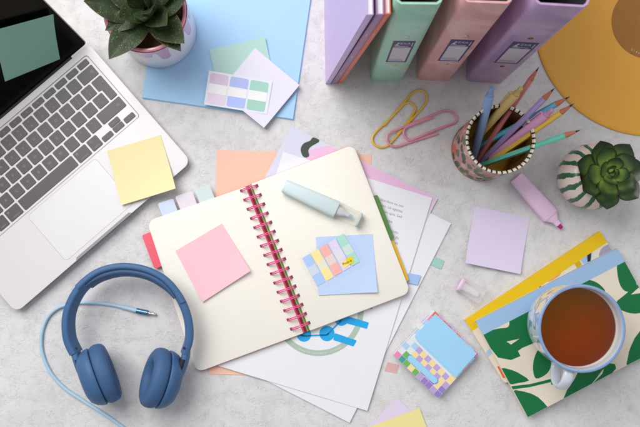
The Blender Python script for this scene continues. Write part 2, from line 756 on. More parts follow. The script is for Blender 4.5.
# screen lid, tilted back; the angle is the one that lines its right edge up with the photograph
LIDV, LIDZ, LIDL = LD + 0.12, 1.1, 21.0


def lid_pt(u, s, th, off=0.0):
    e = ld * math.cos(th) + V((0, 0, math.sin(th)))
    n = -ld * math.sin(th) + V((0, 0, math.cos(th)))
    return L(u, LIDV, LIDZ) + e * s + n * off


best = None
for k in range(5, 90):
    th = R(k)
    s = 1.0
    while s < 22 and pix(lid_pt(LW - 0.15, s, th))[1] > 0:
        s += 0.1
    x = pix(lid_pt(LW - 0.15, s, th))[0]
    if best is None or abs(x - 41) < best[0]:
        best = (abs(x - 41), th)
TH = max(R(22), min(best[1], R(70)))
print('LID', math.degrees(TH), best)
eL = ld * math.cos(TH) + V((0, 0, math.sin(TH)))
nL = -ld * math.sin(TH) + V((0, 0, math.cos(TH)))


def lid_prism(mbx, u0, s0, u1, s1, r, o0, o1, mi):
    loc = rounded([(u0, s0), (u1, s0), (u1, s1), (u0, s1)], r, 6)
    n = len(loc)
    vs = [lid_pt(p[0], p[1], TH, o0) for p in loc] + [lid_pt(p[0], p[1], TH, o1) for p in loc]
    fs = [tuple(reversed(range(n))), tuple(range(n, 2 * n))] + [(i, (i + 1) % n, n + (i + 1) % n, n + i) for i in range(n)]
    mbx.add(vs, fs, mi)


lid = MB()
lid_prism(lid, 0.1, 0.0, LW - 0.1, LIDL, [.5, .5, 1.1, 1.1], -0.55, -0.03, 0)
lido = lid.build('lid', M('lid_aluminium', (196, 184, 166), 0.4, metal=0.7, var=0.02), laptop)
scr = MB()
lid_prism(scr, 0.22, 0.12, LW - 0.22, LIDL - 0.12, [.4, .4, 1.0, 1.0], -0.03, 0.02, 0)
scr.build('screen', black_glass, laptop)
hg = MB()
hg.tube([L(2.9, LD + 0.0, LZ - 0.28), L(LW - 2.9, LD + 0.0, LZ - 0.28)], 0.36, n=16)
hg.build('hinge', dark_gap, laptop)

# ================================================================== sticky notes
def note(name, corners, mat, label, cat, thick=0.03, curl=None, wave=0.0, group=None, rim=None):
    mbn = MB()
    sheet(mbn, corners, thick, curl, 0, 12, wave)
    mats = [mat]
    o = mbn.build(name, mats, smooth=40)
    return tag(o, label, cat, group)


lidp = lid_pt(0, 0, TH, 0.04)
mint_dark = paper('sea_green_note', (150, 197, 180))
note('sticky_note', [P_plane(x, y, lidp, nL) for x, y in ((-9, 27), (50.5, 11), (60, 59), (5, 81.5))], mint_dark,
     'sea green sticky note stuck on the black laptop screen', 'sticky note', curl={'t': 0.7})
yellow_note = paper('yellow_note', (249, 235, 182))
note('sticky_note', Q([(107, 151), (160.5, 135), (177, 189), (122, 205.5)], LZ + 0.05), yellow_note,
     'pale yellow sticky note on the silver palm rest of the laptop', 'sticky note', curl={'b': 0.45, 'br': 0.5})

# ================================================================== blue card, mint note, lavender pad, tab pack
blue_card = paper('sky_blue_card', (178, 219, 252))
cz = 0.30
c_bl, c_br = P(142, 97.5, cz), P(293, 119, cz)
cu = (c_br - c_bl).normalized()
cv = V((-cu.y, cu.x, 0))
cw = (c_br - c_bl).length
mb = MB()
for i, (o_, z0, z1) in enumerate(((0.10, 0.0, 0.09), (0.05, 0.10, 0.19), (0.0, 0.20, 0.30))):
    mb.prism([c_bl + cu * o_ - cv * 0.06 * (2 - i), c_br + cu * o_ - cv * 0.06 * (2 - i), c_br + cu * o_ + cv * 29.7, c_bl + cu * o_ + cv * 29.7], z0, z1, 0)
tag(mb.build('paper_pad', [blue_card], smooth=0), 'large sky blue paper pad under the pink drip flowerpot', 'paper pad')
note('sticky_note', Q([(209.5, 50), (265, 37.5), (277, 92), (222, 106)], cz + .03), paper('mint_note', (190, 226, 215)),
     'pale mint sticky note half under the lavender pad on the blue paper', 'sticky note', thick=0.03, curl={'tr': 0.15, 't': .2})
lav = paper('lavender_pad', (236, 233, 247))
pz = cz + 0.6
padp = Q([(255, 48), (299.5, 85), (264, 128), (219, 91.5)], pz)
mb = MB()
mb.prism(padp, cz + 0.15, pz - 0.05, 0)
sheet(mb, [V((p.x, p.y, pz - 0.04)) for p in (padp[0], padp[1], padp[2], padp[3])], 0.02, {'b': 0.12}, 1)
tag(mb.build('sticky_note_pad', [paper('lavender_pad_edge', (200, 190, 214)), lav], smooth=0), 'thick pale lavender sticky note pad hanging over the edge of the blue paper', 'note pad')

clear_film = plastic_film('clear_film', (0.995, 0.995, 0.997), 0.015)
tz = pz + 0.06
TP = Q([(209, 70.5), (272.5, 81.5), (267, 114.5), (204, 104.5)], tz)
tabs = thing('index_tab_pack', 'clear card with three wide tabs in mauve, blue and green on the lavender pad', 'index tabs', tuple((TP[0] + TP[2]) / 2))


def bil(q, s, t, dz=0.0):
    p = (q[0] * (1 - s) + q[1] * s) * (1 - t) + (q[3] * (1 - s) + q[2] * s) * t
    return p + V((0, 0, dz))


mb = MB()
sheet(mb, [bil(TP, 0, 0, 0), bil(TP, 1, 0, 0), bil(TP, 1, 1, 0), bil(TP, 0, 1, 0)], 0.03, None, 0, 2)
mb.build('card', paper('frosted_card', (236, 238, 246), .4), tabs, smooth=0)
tab_white = paper('tab_white', (246, 246, 246), 0.4)
for i, (c1, c2) in enumerate((((226, 206, 226), (240, 224, 240)), ((184, 198, 246), (182, 200, 250)), ((172, 218, 203), (168, 216, 201)))):
    s0, s1 = 0.035 + i * 0.315, 0.035 + i * 0.315 + 0.285
    mb = MB()
    lo_, hi_ = (0.06, 0.94)
    pts = rounded([bil(TP, s0, lo_), bil(TP, s1, lo_), bil(TP, s1, 0.36), bil(TP, s0, 0.36)], [0.28, .28, 0, 0], 4)
    mb.prism(pts, tz + 0.032, tz + 0.06, 0)
    mb.prism([bil(TP, s0, 0.36), bil(TP, s1, .36), bil(TP, s1, .64), bil(TP, s0, .64)], tz + 0.032, tz + 0.058, 1)
    pts = rounded([bil(TP, s0, 0.64), bil(TP, s1, 0.64), bil(TP, s1, hi_), bil(TP, s0, hi_)], [0, 0, 0.28, .28], 4)
    mb.prism(pts, tz + 0.032, tz + 0.06, 2)
    mb.build('index_tab', [paper('tab_a%d' % i, c1, .5), tab_white, paper('tab_b%d' % i, c2, .5)], tabs, smooth=0)
mb = MB()
mb.flat([bil(TP, -.01, -.02, 0.07), bil(TP, 1.012, -.02, 0.07), bil(TP, 1.012, 1.02, 0.07), bil(TP, -.01, 1.02, 0.07)], 0)
mb.build('film_sleeve', clear_film, tabs, smooth=0)

# ================================================================== leaves
def leaf_mb(base, d, up, length, width, thick, curve, cup, shape, n=14, m_=8, tipw=0.02, fold=0.0):
    """thick leaf: base point, horizontal direction d, up vector; curve bends the leaf upward along its length"""
    d = d.normalized()
    up = (up - d * up.dot(d)).normalized()
    side = d.cross(up)
    mbx = MB()
    vs, tone = [], []
    ring = 2 * m_
    for i in range(n + 1):
        t = i / n
        w = max(shape(t) * width / 2, tipw)
        th = thick * (0.35 + 0.65 * math.sin(math.pi * min(1, t * 0.75 + 0.28))) * (1 - t ** 6) + 0.015
        ang = curve * t
        c = base + d * (length * (math.sin(ang) / curve if abs(curve) > 1e-3 else t)) + up * (length * ((1 - math.cos(ang)) / curve if abs(curve) > 1e-3 else 0))
        nn = up * math.cos(ang) - d * math.sin(ang)
        for k in range(ring):
            if k <= m_:
                x = -1 + 2 * k / m_
                top = True
            else:
                x = 1 - 2 * (k - m_) / m_
                top = False
            prof = math.sqrt(max(0, 1 - x * x))
            h = cup * w * (x * x) - fold * w * (1 - abs(x)) + (th * 0.25 * prof if top else -th * prof)
            vs.append(c + side * (x * w) + nn * h)
            tone.append(1.0 if abs(x) > 0.97 and t > .12 else (min(t, .94) if top else min(t, .94) * 0.6))
    fs = []
    for i in range(n):
        for k in range(ring):
            k2 = (k + 1) % ring
            fs.append((i * ring + k, (i + 1) * ring + k, (i + 1) * ring + k2, i * ring + k2))
    fs.append(tuple(range(ring)))
    fs.append(tuple(reversed(range(n * ring, (n + 1) * ring))))
    mbx.add(vs, fs)
    mbx.attr = tone
    return mbx


# ---- dark spotted plant in the pink drip pot
gm, nt, b = new_mat('spotted_leaf')
at = nt.nodes.new('ShaderNodeAttribute')
at.attribute_name = 'tone'
base_r = ramp(nt, at.outputs['Fac'], [(0.0, srgb((72, 88, 54))), (0.6, srgb((50, 64, 42))), (.95, srgb((58, 68, 44))), (.985, srgb((122, 92, 70)))])
nz = noise(nt, 70, 5)
nzr = ramp(nt, nz.outputs['Fac'], [(0.3, (0.6, 0.62, 0.6)), (0.7, (1.25, 1.25, 1.15))])
mxx = nt.nodes.new('ShaderNodeMix')
mxx.data_type = 'RGBA'
mxx.blend_type = 'MULTIPLY'
mxx.inputs['Factor'].default_value = 1
nt.links.new(base_r.outputs['Color'], mxx.inputs[6])
nt.links.new(nzr.outputs['Color'], mxx.inputs[7])
vo = nt.nodes.new('ShaderNodeTexVoronoi')
vo.inputs['Scale'].default_value = 430
tcc = nt.nodes.new('ShaderNodeTexCoord')
nt.links.new(tcc.outputs['Object'], vo.inputs['Vector'])
vr = ramp(nt, vo.outputs['Distance'], [(0.18, (1, 1, 1)), (0.34, (0, 0, 0))])
pm = noise(nt, 120, 3)
pmr = ramp(nt, pm.outputs['Fac'], [(0.44, (0, 0, 0)), (0.62, (0.6, 0.6, 0.6))])
mu = nt.nodes.new('ShaderNodeMath')
mu.operation = 'MULTIPLY'
nt.links.new(vr.outputs['Color'], mu.inputs[0])
nt.links.new(pmr.outputs['Color'], mu.inputs[1])
mx2 = nt.nodes.new('ShaderNodeMix')
mx2.data_type = 'RGBA'
nt.links.new(mu.outputs[0], mx2.inputs['Factor'])
nt.links.new(mxx.outputs[2], mx2.inputs[6])
mx2.inputs[7].default_value = srgb((150, 162, 120))
nt.links.new(mx2.outputs[2], b.inputs['Base Color'])
b.inputs['Roughness'].default_value = 0.42
b.inputs['Specular IOR Level'].default_value = 0.3
bp = nt.nodes.new('ShaderNodeBump')
bp.inputs['Strength'].default_value = 0.35
bp.inputs['Distance'].default_value = 0.0008
nt.links.new(vo.outputs['Distance'], bp.inputs['Height'])
nt.links.new(bp.outputs['Normal'], b.inputs['Normal'])
spotted_leaf = gm

PB = P(160.5, 33, 0)
PB = V((PB.x, PB.y, cz))
PH = 8.9
plant = thing('potted_plant', 'dark spotted pointed leaf plant in white pot with pink glaze drips', 'potted plant', tuple(PB))
pm_ = M('white_glaze_pot', (232, 229, 232), 0.3, coat=.35, var=.03, vscale=30)
mb = MB()
ro = 5.05
mb.lathe([(0.1, 0.0), (4.55, 0.0), (4.85, 0.12), (5.0, 0.6), (5.1, 4), (ro + .08, PH - 0.5), (ro + .06, PH - 0.12), (ro - .1, PH), (ro - .32, PH - 0.04), (ro - .45, PH - 0.3), (ro - .5, PH - 2.5)],
         PB, n=72, mis=[0] * 5 + [1] * 6, cap=(True, False))
mb.build('pot', [pm_, M('pink_rim_glaze', (222, 150, 162), 0.25, coat=0.5, var=0.08)], plant, smooth=40)
# poured glaze: a thin skin over the outside whose lower edge runs down in drips
glz = MB()
NG = 360
dr_ = [(-2.75, .16, 3.0), (-2.2, .10, 1.7), (-1.62, .17, 2.4), (-1.18, .13, 4.3), (-.72, .20, 2.2), (-.28, .12, 4.0), (.10, .15, 2.6), (.62, .18, 3.2), (1.3, .2, 2.4), (2.1, .2, 3.2), (2.7, .15, 2.0)]


def glaze_edge(a_):
    z_ = 1.25 + .22 * math.sin(3 * a_ + 1) + .12 * math.sin(7 * a_)
    for c_, w_, l_ in dr_:
        x_ = abs((a_ - c_ + math.pi) % (2 * math.pi) - math.pi) / w_
        if x_ < 2.2:
            core = math.sqrt(max(0, 1 - x_ * x_)) if x_ < 1 else 0
            l_ = l_ * 1.18
            z_ = max(z_, l_ * (.72 + .28 * core) if x_ < 1 else 0, 1.25 + (l_ - 1.25) * .8 * max(0, 1 - (x_ - .85) * 1.8) ** 3 if x_ >= .85 else 0)
    return z_


rows = 10
vs = []
for i in range(NG):
    a_ = 2 * math.pi * i / NG - math.pi
    ze = PH - glaze_edge(a_)
    for k in range(rows + 1):
        z_ = (PH - .3) + (ze - (PH - .3)) * k / rows
        base_r_ = 5.0 + .13 * min(1, max(0, (z_ - .6) / (PH - 1.1)))
        bulge = .06 * (1 - (k / rows) ** 8) + (.03 if k == rows - 1 else 0)
        rr_ = base_r_ + bulge - (.03 if k == rows else 0)
        vs.append(PB + V((math.cos(a_) * rr_, math.sin(a_) * rr_, z_)))
fs = []
for i in range(NG):
    i2 = (i + 1) % NG
    for k in range(rows):
        fs.append((i * (rows + 1) + k + 1, i2 * (rows + 1) + k + 1, i2 * (rows + 1) + k, i * (rows + 1) + k))
glz.add(vs, fs)
glz.build('drip_glaze', M('pink_drip_glaze', (214, 156, 182), .2, coat=.6, var=.08), plant, smooth=60)
mb = MB()
mb.lathe([(4.75, -0.3), (4.7, 0.0), (3.0, 0.25), (1.2, 0.4), (0.05, 0.4)], PB + V((0, 0, PH - 1.3)), n=40, cap=(True, True))
mb.build('soil', soil_mat, plant, smooth=60)
PC = P(147, 9.5, PH + 0.6)
gshape = lambda t: (0.62 + 0.38 * math.sin(min(1, t / .5) * math.pi / 2)) * (1 - max(0, (t - 0.45) / 0.55) ** 1.9)
# tips seen in the photograph (x, y, height of tip) and leaf widths
tips = [(83.5, 1, 11.3, 4.3), (109, 59.5, 10.9, 3.9), (184.5, 43.5, 11.0, 3.9), (181, 51.5, 10.0, 3.0), (167, 25.5, 13.0, 3.2),
        (190, -8, 11.4, 3.9), (152, -30, 11.6, 4.0), (104, -24, 11.3, 4.0), (105, 30.5, 10.2, 2.6), (174, -34, 12.4, 3.6), (128, -16, 13.2, 3.0), (119, 18, 12.6, 3.2), (157, -2, 13.6, 2.6), (141, 20, 13.3, 2.4), (140, -6, 14.2, 2.0), (150, 13, 13.9, 1.7)]
for i, (x, y, zt, wd) in enumerate(tips):
    tip = P(x, y, zt)
    r_ = V((tip.x - PC.x, tip.y - PC.y, 0))
    st = PC + r_.normalized() * (0.5 if i < 10 else 0.2) + V((0, 0, -0.9 + 0.09 * i))
    d = tip - st
    # the leaf arches: it leaves the heart steeply and its chord ends at the seen tip
    ch_ = d.length
    bend = -0.55 if i < 10 else -0.25
    tilt = math.atan2(1 - math.cos(bend), math.sin(bend)) if bend else 0
    hdir = V((d.x, d.y, 0)).normalized()
    el_ = math.atan2(d.z, V((d.x, d.y, 0)).length) - bend / 2
    d2 = hdir * math.cos(el_) + V((0, 0, math.sin(el_)))
    up2 = V((0, 0, math.cos(el_))) - hdir * math.sin(el_)
    lm = leaf_mb(st, d2, up2, ch_ * (bend / 2) / math.sin(bend / 2), wd, 0.6, bend, 0.05, gshape, n=20, m_=10, fold=0.30)
    lm.build('leaf', spotted_leaf, plant, smooth=50)

# ================================================================== A4 notebooks leaning on the green binder
leaning = 'slim notebooks standing in a row against the binders'
NBH = 29.2


def standing_book(bx0, bx1, top_x, by, ty, cover, label, depth=21.0, h=NBH):
    """thin book on its long edge: near lower edge between pixels bx0 and bx1, near top edge at top_x"""
    a = P(bx0, by, 0.0)
    b_ = P(bx1, by, 0.0)
    tp_ = P(top_x, ty, h)
    th = max(b_.x - a.x, 0.5)
    o = thing('notebook', label, 'notebook', ((a.x + b_.x) / 2, a.y, 0), leaning)
    sx = (tp_.x - a.x)
    back = V((-0.35, depth, 0))

    def bar(f0, f1, y0, y1, z0, z1):
        # f across thickness, y along depth, z up the lean
        mbx = MB()
        vs = []
        for z in (z0, z1):
            for (f, y) in ((f0, y0), (f1, y0), (f1, y1), (f0, y1)):
                vs.append(V((a.x + th * f + sx * z / h + back.x * y / depth, a.y + y, z)))
        fs = [(3, 2, 1, 0), (4, 5, 6, 7), (0, 1, 5, 4), (1, 2, 6, 5), (2, 3, 7, 6), (3, 0, 4, 7)]
        return vs, fs
    mbx = MB()
    w = 0.13
    for f in ((0, w, 0, depth), (1 - w, 1, 0, depth), (w, 1 - w, 0, 0.14)):
        vs, fs = bar(f[0], f[1], f[2], f[3], 0.0 if f[0] != w else 0.02, h if f[0] != w else h - .02)
        mbx.add(vs, fs)
    # two staples in the spine
    for z in (5.5, 13.5, 22):
        vs, fs = bar(0.42, 0.52, -0.05, 0.02, z, z + 1.1)
        mbx.add(vs, fs, 1)
    mbx.build('cover', [cover, steel], o, bevel=0.03, smooth=30)
    mbx = MB()
    vs, fs = bar(w + 0.02, 0.49, 0.16, depth - 0.2, 0.25, h - 0.2)
    mbx.add(vs, fs)
    vs, fs = bar(0.51, 1 - w - 0.02, 0.16, depth - 0.2, 0.25, h - 0.25)
    mbx.add(vs, fs)
    mbx.build('pages', white_paper, o, smooth=0)
    return o


lilac_cover = M('lilac_cover', (206, 180, 226), 0.42, var=0.02, coat=0.1)
nb = standing_book(325.5, 330.5, 366.5, 84, 12, lilac_cover, 'slim lilac notebook, leftmost of the leaning row')
mauve_cover = M('mauve_cover', (164, 122, 164), 0.42, var=0.02)
standing_book(331.2, 336.8, 376.5, 84, 12, mauve_cover, 'slim mauve notebook leaning between lilac and coral red ones')
standing_book(337.4, 341.6, 385.0, 83.5, 12, M('coral_cover', (222, 112, 92), 0.45, var=0.02), 'slim coral red notebook leaning beside the green binder')
# small print on the lilac cover
ta, tb_ = P(325.5, 84, 0), P(366.5, 12, NBH)
mbx = MB()
slope = (tb_.x - ta.x) / NBH
upv = V((slope, 0, 1)).normalized()
put_text(mbx, 'Notebook A4 48 pages', 0.62, ta + V((-0.33 * 16 / 21 - 0.004, 16.0, 0)) + upv * 5.0 + V((-0.03, 0, 0)), upv, V((0, 1, 0)), 0)
mbx.build('cover_print', print_grey, nb, smooth=0)

# ================================================================== binders
BH = 31.1


def binder(bl, br, mat, label, rot=0.0, rivet=steel):
    a, c = P(*bl, 0), P(*br, 0)
    w = (c - a).length
    ux = (c - a).normalized()
    uy = V((-ux.y, ux.x, 0))
    depth = 28.0
    o = thing('ring_binder', label, 'binder', tuple((a + c) / 2), 'lever binders standing in a row')

    def G(x, y, z):
        return a + ux * x + uy * y + V((0, 0, z))
    ch, t_ = 0.55, 0.28
    # U-shaped shell, seen from above: outer then inner outline
    out = [(0, depth), (0, ch * 1.2), (ch * 0.25, ch * .5), (ch, 0), (w - ch, 0), (w - ch * .25, ch * .5), (w, ch * 1.2), (w, depth)]
    inn = [(t_, depth), (t_, ch * 1.2 + .05), (ch * .25 + t_ * .8, ch * .5 + t_ * .7), (ch + .05, t_), (w - ch - .05, t_), (w - ch * .25 - t_ * .8, ch * .5 + t_ * .7), (w - t_, ch * 1.2 + .05), (w - t_, depth)]
    mbx = MB()
    n = len(out)
    loops = [[G(x, y, z) for x, y in pts] for pts, z in ((out, 0.0), (out, BH - .06), (inn, BH - .06), (inn, 0.0))]
    # slightly rounded lip
    mid_o = [V(((p[0] * .85 + q[0] * .15), (p[1] * .85 + q[1] * .15))) for p, q in zip(out, inn)]
    mid_i = [V(((p[0] * .15 + q[0] * .85), (p[1] * .15 + q[1] * .85))) for p, q in zip(out, inn)]
    loops = [[G(x, y, 0) for x, y in out], [G(x, y, BH - .06) for x, y in out], [G(p[0], p[1], BH) for p in mid_o], [G(p[0], p[1], BH) for p in mid_i], [G(x, y, BH - .06) for x, y in inn], [G(x, y, 0) for x, y in inn]]
    vs = [p for l in loops for p in l]
    fs, ms = [], []
    for r in range(5):
        for i in range(n - 1):
            fs.append((r * n + i, r * n + i + 1, (r + 1) * n + i + 1, (r + 1) * n + i))
            ms.append(1 if r == 4 else 0)
    base0 = len(mbx.v)
    mbx.add(vs, fs)
    mbx.m = ms
    mbx.add([loops[0][0], loops[1][0], loops[4][0], loops[5][0]], [(0, 1, 2, 3)], 0)
    mbx.add([loops[0][-1], loops[1][-1], loops[4][-1], loops[5][-1]], [(3, 2, 1, 0)], 0)
    lin = M('binder_lining', (30, 28, 32), 0.7, var=0.05)
    mbx.build('cover', [mat, lin], o, smooth=50)
    # black spine board inside with lever mechanism
    mi = MB()
    for z0, z1 in ((6, 22),):
        mi.add(*boxgeo(G, w * 0.3, w * 0.7, t_ + .02, t_ + .35, z0, z1))
    mi.add(*boxgeo(G, w * 0.42, w * 0.58, t_ + .35, t_ + 2.2, 10, 10.5))
    mi.add(*boxgeo(G, w * 0.42, w * 0.58, t_ + .35, t_ + 2.2, 18, 18.5))
    mi.build('ring_mechanism', M('mechanism_grey', (96, 96, 100), .35, metal=.8), o, smooth=0)
    mi = MB()
    mi.add(*boxgeo(G, t_ + .02, t_ + .12, 1.6, depth - .4, .3, BH - 1.2))
    mi.build('divider_sheets', lin, o, smooth=0)
    # label holder
    z0, z1, x0, x1 = 10.4, 19.3, w * 0.25, w * 0.80
    lb = MB()

    def face(xa, xb, za, zb, off, mi_):
        lb.add([G(xa, -off, za), G(xb, -off, za), G(xb, -off, zb), G(xa, -off, zb)], [(0, 1, 2, 3)], mi_)
    lb.add(*boxgeo(G, x0, x1, -0.03, 0.0, z0, z1))
    lw2 = x1 - x0
    face(x0 + .22, x1 - .22, z0 + .4, z1 - 2.45, 0.034, 1)
    face(x0 + .3, x1 - .5, z0 + .75, z0 + .95, 0.037, 2)
    face(x0 + .3, x1 - .7, z0 + 1.25, z0 + 1.45, 0.037, 2)
    # worn emblem and lettering in the blue head of the label
    G0 = lambda fx, z: G(x0 + lw2 * fx, -0.036, z)
    lb.add([G0(.12, z1 - 1.75), G0(.25, z1 - .55), G0(.34, z1 - .75), G0(.24, z1 - 1.3), G0(.36, z1 - 1.75)], [(0, 4, 3, 2, 1)], 1)
    put_text(lb, 'EXA', 0.62, G(x0 + lw2 * .58, -0.038, z1 - .95), ux, V((0, 0, 1.7)), 1)
    face(x0 + lw2 * .12, x0 + lw2 * .78, z1 - 2.12, z1 - 1.95, 0.036, 1)
    face(x1 - lw2 * .12, x1 - lw2 * .08, z1 - 2.0, z1 - .6, 0.036, 1)
    lb.build('spine_label', [M('label_navy', (46, 44, 108), .4, var=.03), paper('label_paper', (214, 204, 214)), M('label_print', (140, 134, 170), .7, var=0)], o, smooth=0)
    for z in (8.9, 20.8):
        rv = MB()
        rv.lathe([(0.30, 0.0), (0.30, 0.05), (0.22, 0.09), (0.13, 0.09), (0.1, 0.05), (0.02, 0.05)], G((x0 + x1) / 2, 0, z), axis=-uy, n=20)
        rv.build('rivet', rivet, o, smooth=50)
    return o


def boxgeo(G, x0, x1, y0, y1, z0, z1):
    vs = [G(x0, y0, z0), G(x1, y0, z0), G(x1, y1, z0), G(x0, y1, z0), G(x0, y0, z1), G(x1, y0, z1), G(x1, y1, z1), G(x0, y1, z1)]
    fs = [(3, 2, 1, 0), (4, 5, 6, 7), (0, 1, 5, 4), (1, 2, 6, 5), (2, 3, 7, 6), (3, 0, 4, 7)]
    return vs, fs


def sheen_paint(name, rgb, sheen_rgb):
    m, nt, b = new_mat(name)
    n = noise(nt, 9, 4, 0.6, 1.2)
    r = ramp(nt, n.outputs['Fac'], [(0.42, srgb(rgb)), (0.62, srgb(sheen_rgb))])  # paler noise patches paint a pearly sheen into the base colour
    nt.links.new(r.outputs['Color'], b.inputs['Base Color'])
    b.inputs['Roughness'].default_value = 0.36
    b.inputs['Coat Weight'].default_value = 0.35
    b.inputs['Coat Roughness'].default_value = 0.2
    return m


binder((370, 81.5), (403, 81.8), sheen_paint('mint_binder', (146, 200, 176), (184, 214, 198)), 'mint green binder, leftmost of the three standing binders')
binder((416, 80), (451, 81.3), sheen_paint('rose_binder', (210, 146, 146), (234, 190, 190)), 'rose pink binder standing between mint and purple ones')
binder((465.5, 81.5), (503.5, 83.8), sheen_paint('violet_binder', (164, 134, 178), (202, 164, 196)), 'purple binder standing next to the gold disc', rivet=M('brass', (150, 120, 80), .3, metal=1.0))

# ================================================================== gold record
gold, nt, b = new_mat('gold_vinyl')
n = noise(nt, 8, 3)
r = ramp(nt, n.outputs['Fac'], [(0.3, srgb((226, 162, 54))), (0.7, srgb((232, 169, 61)))])
nt.links.new(r.outputs['Color'], b.inputs['Base Color'])
b.inputs['Roughness'].default_value = 0.34
b.inputs['Specular IOR Level'].default_value = 0.3
wv = nt.nodes.new('ShaderNodeTexWave')
wv.wave_type = 'RINGS'
wv.rings_direction = 'SPHERICAL'
wv.inputs['Scale'].default_value = 300
tcc = nt.nodes.new('ShaderNodeTexCoord')
nt.links.new(tcc.outputs['Object'], wv.inputs['Vector'])
bp = nt.nodes.new('ShaderNodeBump')
bp.inputs['Strength'].default_value = 0.06
bp.inputs['Distance'].default_value = 0.0004
nt.links.new(wv.outputs['Fac'], bp.inputs['Height'])
nt.links.new(bp.outputs['Normal'], b.inputs['Normal'])
RPX = [(538.7, 50), (547.5, 72.5), (565, 96), (573.7, 107), (590, 118), (610, 128), (640, 135)]
# circle through the visible rim
import itertools
pts = [P(x, y, 0.2) for x, y in RPX]
A_ = [[0.0] * 3 for _ in range(3)]
B_ = [0.0] * 3
for p in pts:
    row = (2 * p.x, 2 * p.y, 1)
    rhs = p.x ** 2 + p.y ** 2
    for i in range(3):
        B_[i] += row[i] * rhs
        for j in range(3):
            A_[i][j] += row[i] * row[j]
sol = Matrix(A_).inverted() @ V(B_)
rc = V((sol[0], sol[1], 0))
rr = math.sqrt(sol[2] + sol[0] ** 2 + sol[1] ** 2)
print('RECORD', rc, rr)
RR = 15.1
mid_rim = P(572, 104.5, 0.2)
if abs(rr - RR) > 1.5:
    dirv = (rc - V((mid_rim.x, mid_rim.y, 0))).normalized()
    rc = V((mid_rim.x, mid_rim.y, 0)) + dirv * RR
else:
    RR = rr
record = thing('vinyl_record', 'large gold vinyl record with darker centre label at the right edge', 'record', tuple(rc))
mb = MB()
mb.lathe([(0.36, 0.02), (RR - .15, 0.02), (RR, 0.10), (RR, 0.18), (RR - .15, 0.24), (RR - .6, 0.2), (5.6, 0.2), (5.2, 0.22), (0.36, 0.22)], rc, n=128, cap=(False, False))
mb.build('disc', gold, record, smooth=30)
mb = MB()
lr = 5.05
mb.lathe([(0.36, 0.222), (lr, 0.222), (lr, 0.245), (lr - .05, 0.25), (1.7, 0.25), (1.65, 0.24), (1.6, 0.25), (0.36, 0.25)], rc, n=72, cap=(False, False))
# lettering round the rim of the label
for i, ch in enumerate('Side One'):
    a = R(238 + i * 4.6)
    c = rc + V((math.cos(a) * (lr - .6), math.sin(a) * (lr - .6), 0.254))
    put_text(mb, ch, 0.42, c, V((-math.sin(a), math.cos(a), 0)), V((-math.cos(a), -math.sin(a), 0)), 1)
mb.build('centre_label', [M('label_ochre', (160, 106, 26), 0.55, var=0.03), M('label_lettering', (226, 206, 170), .6, var=0)], record, smooth=30)

# ================================================================== pencil cup
CB = P(482, 150.3, 0)
CH, CR = 10.0, 4.2
cup = thing('pencil_cup', 'round floral patterned pot full of pencils with gold inside', 'pencil cup', tuple(CB))
fm, nt, b = new_mat('floral_tin')
tcc = nt.nodes.new('ShaderNodeTexCoord')
wob = noise(nt, 160, 2)
vo = nt.nodes.new('ShaderNodeTexVoronoi')
vo.inputs['Scale'].default_value = 88
vo.inputs['Randomness'].default_value = 0.9
mp = nt.nodes.new('ShaderNodeMapping')
mp.inputs['Scale'].default_value = (1.3, 1.3, 0.6)
mp.inputs['Rotation'].default_value = (0.5, 0.4, 0)
nt.links.new(tcc.outputs['Object'], mp.inputs['Vector'])
nt.links.new(mp.outputs[0], vo.inputs['Vector'])
sp = nt.nodes.new('ShaderNodeSeparateColor')
nt.links.new(vo.outputs['Color'], sp.inputs[0])
cr_ = ramp(nt, sp.outputs[0], [(0.0, srgb((198, 138, 142))), (0.20, srgb((88, 106, 74))), (0.48, srgb((190, 132, 136))), (0.58, srgb((54, 70, 50))), (0.84, srgb((216, 178, 160)))], 'CONSTANT')
v2 = nt.nodes.new('ShaderNodeTexVoronoi')
v2.inputs['Scale'].default_value = 36
nt.links.new(tcc.outputs['Object'], v2.inputs['Vector'])
v2r = ramp(nt, v2.outputs['Distance'], [(0.0, (1, 1, 1)), (0.30, (0, 0, 0))], 'CONSTANT')
dr = ramp(nt, vo.outputs['Distance'], [(0.0, (1, 1, 1)), (0.56, (1, 1, 1)), (0.64, (0, 0, 0))])
m1 = nt.nodes.new('ShaderNodeMix')
m1.data_type = 'RGBA'
nt.links.new(dr.outputs['Color'], m1.inputs['Factor'])
m1.inputs[6].default_value = srgb((190, 140, 138))
nt.links.new(cr_.outputs['Color'], m1.inputs[7])
m2 = nt.nodes.new('ShaderNodeMix')
m2.data_type = 'RGBA'
nt.links.new(v2r.outputs['Color'], m2.inputs['Factor'])
nt.links.new(m1.outputs[2], m2.inputs[6])
m2.inputs[7].default_value = srgb((206, 84, 74))
nt.links.new(m2.outputs[2], b.inputs['Base Color'])
b.inputs['Roughness'].default_value = 0.4
gold_in = M('gold_inside', (222, 178, 60), 0.38, metal=0.35, var=0.3, vscale=40, bump=0.2, bscale=200)
gold_rim = M('gold_rim', (150, 128, 76), 0.4, metal=0.6, var=0.1)
mb = MB()
mb.lathe([(0.1, 0.0), (CR - .15, 0), (CR, .12), (CR, .45), (CR - .02, .5), (CR, CH - .5), (CR + .02, CH - .22)], CB, n=64, mis=[2, 2, 2, 2, 0, 0, 0], cap=(True, False))
mb.lathe([(CR - .30, CH - .22), (CR - .30, 1.0), (CR - .31, .6), (CR - .5, .35), (0.05, .35)], CB, n=64, mis=[3, 1, 1, 1], cap=(False, True))
mb.build('pot', [fm, gold_in, gold_rim, M('brown_gold_inside', (128, 88, 44), 0.35, metal=0.5, var=0.35, vscale=50)], cup, smooth=50)
mb = MB()
nseg = 120
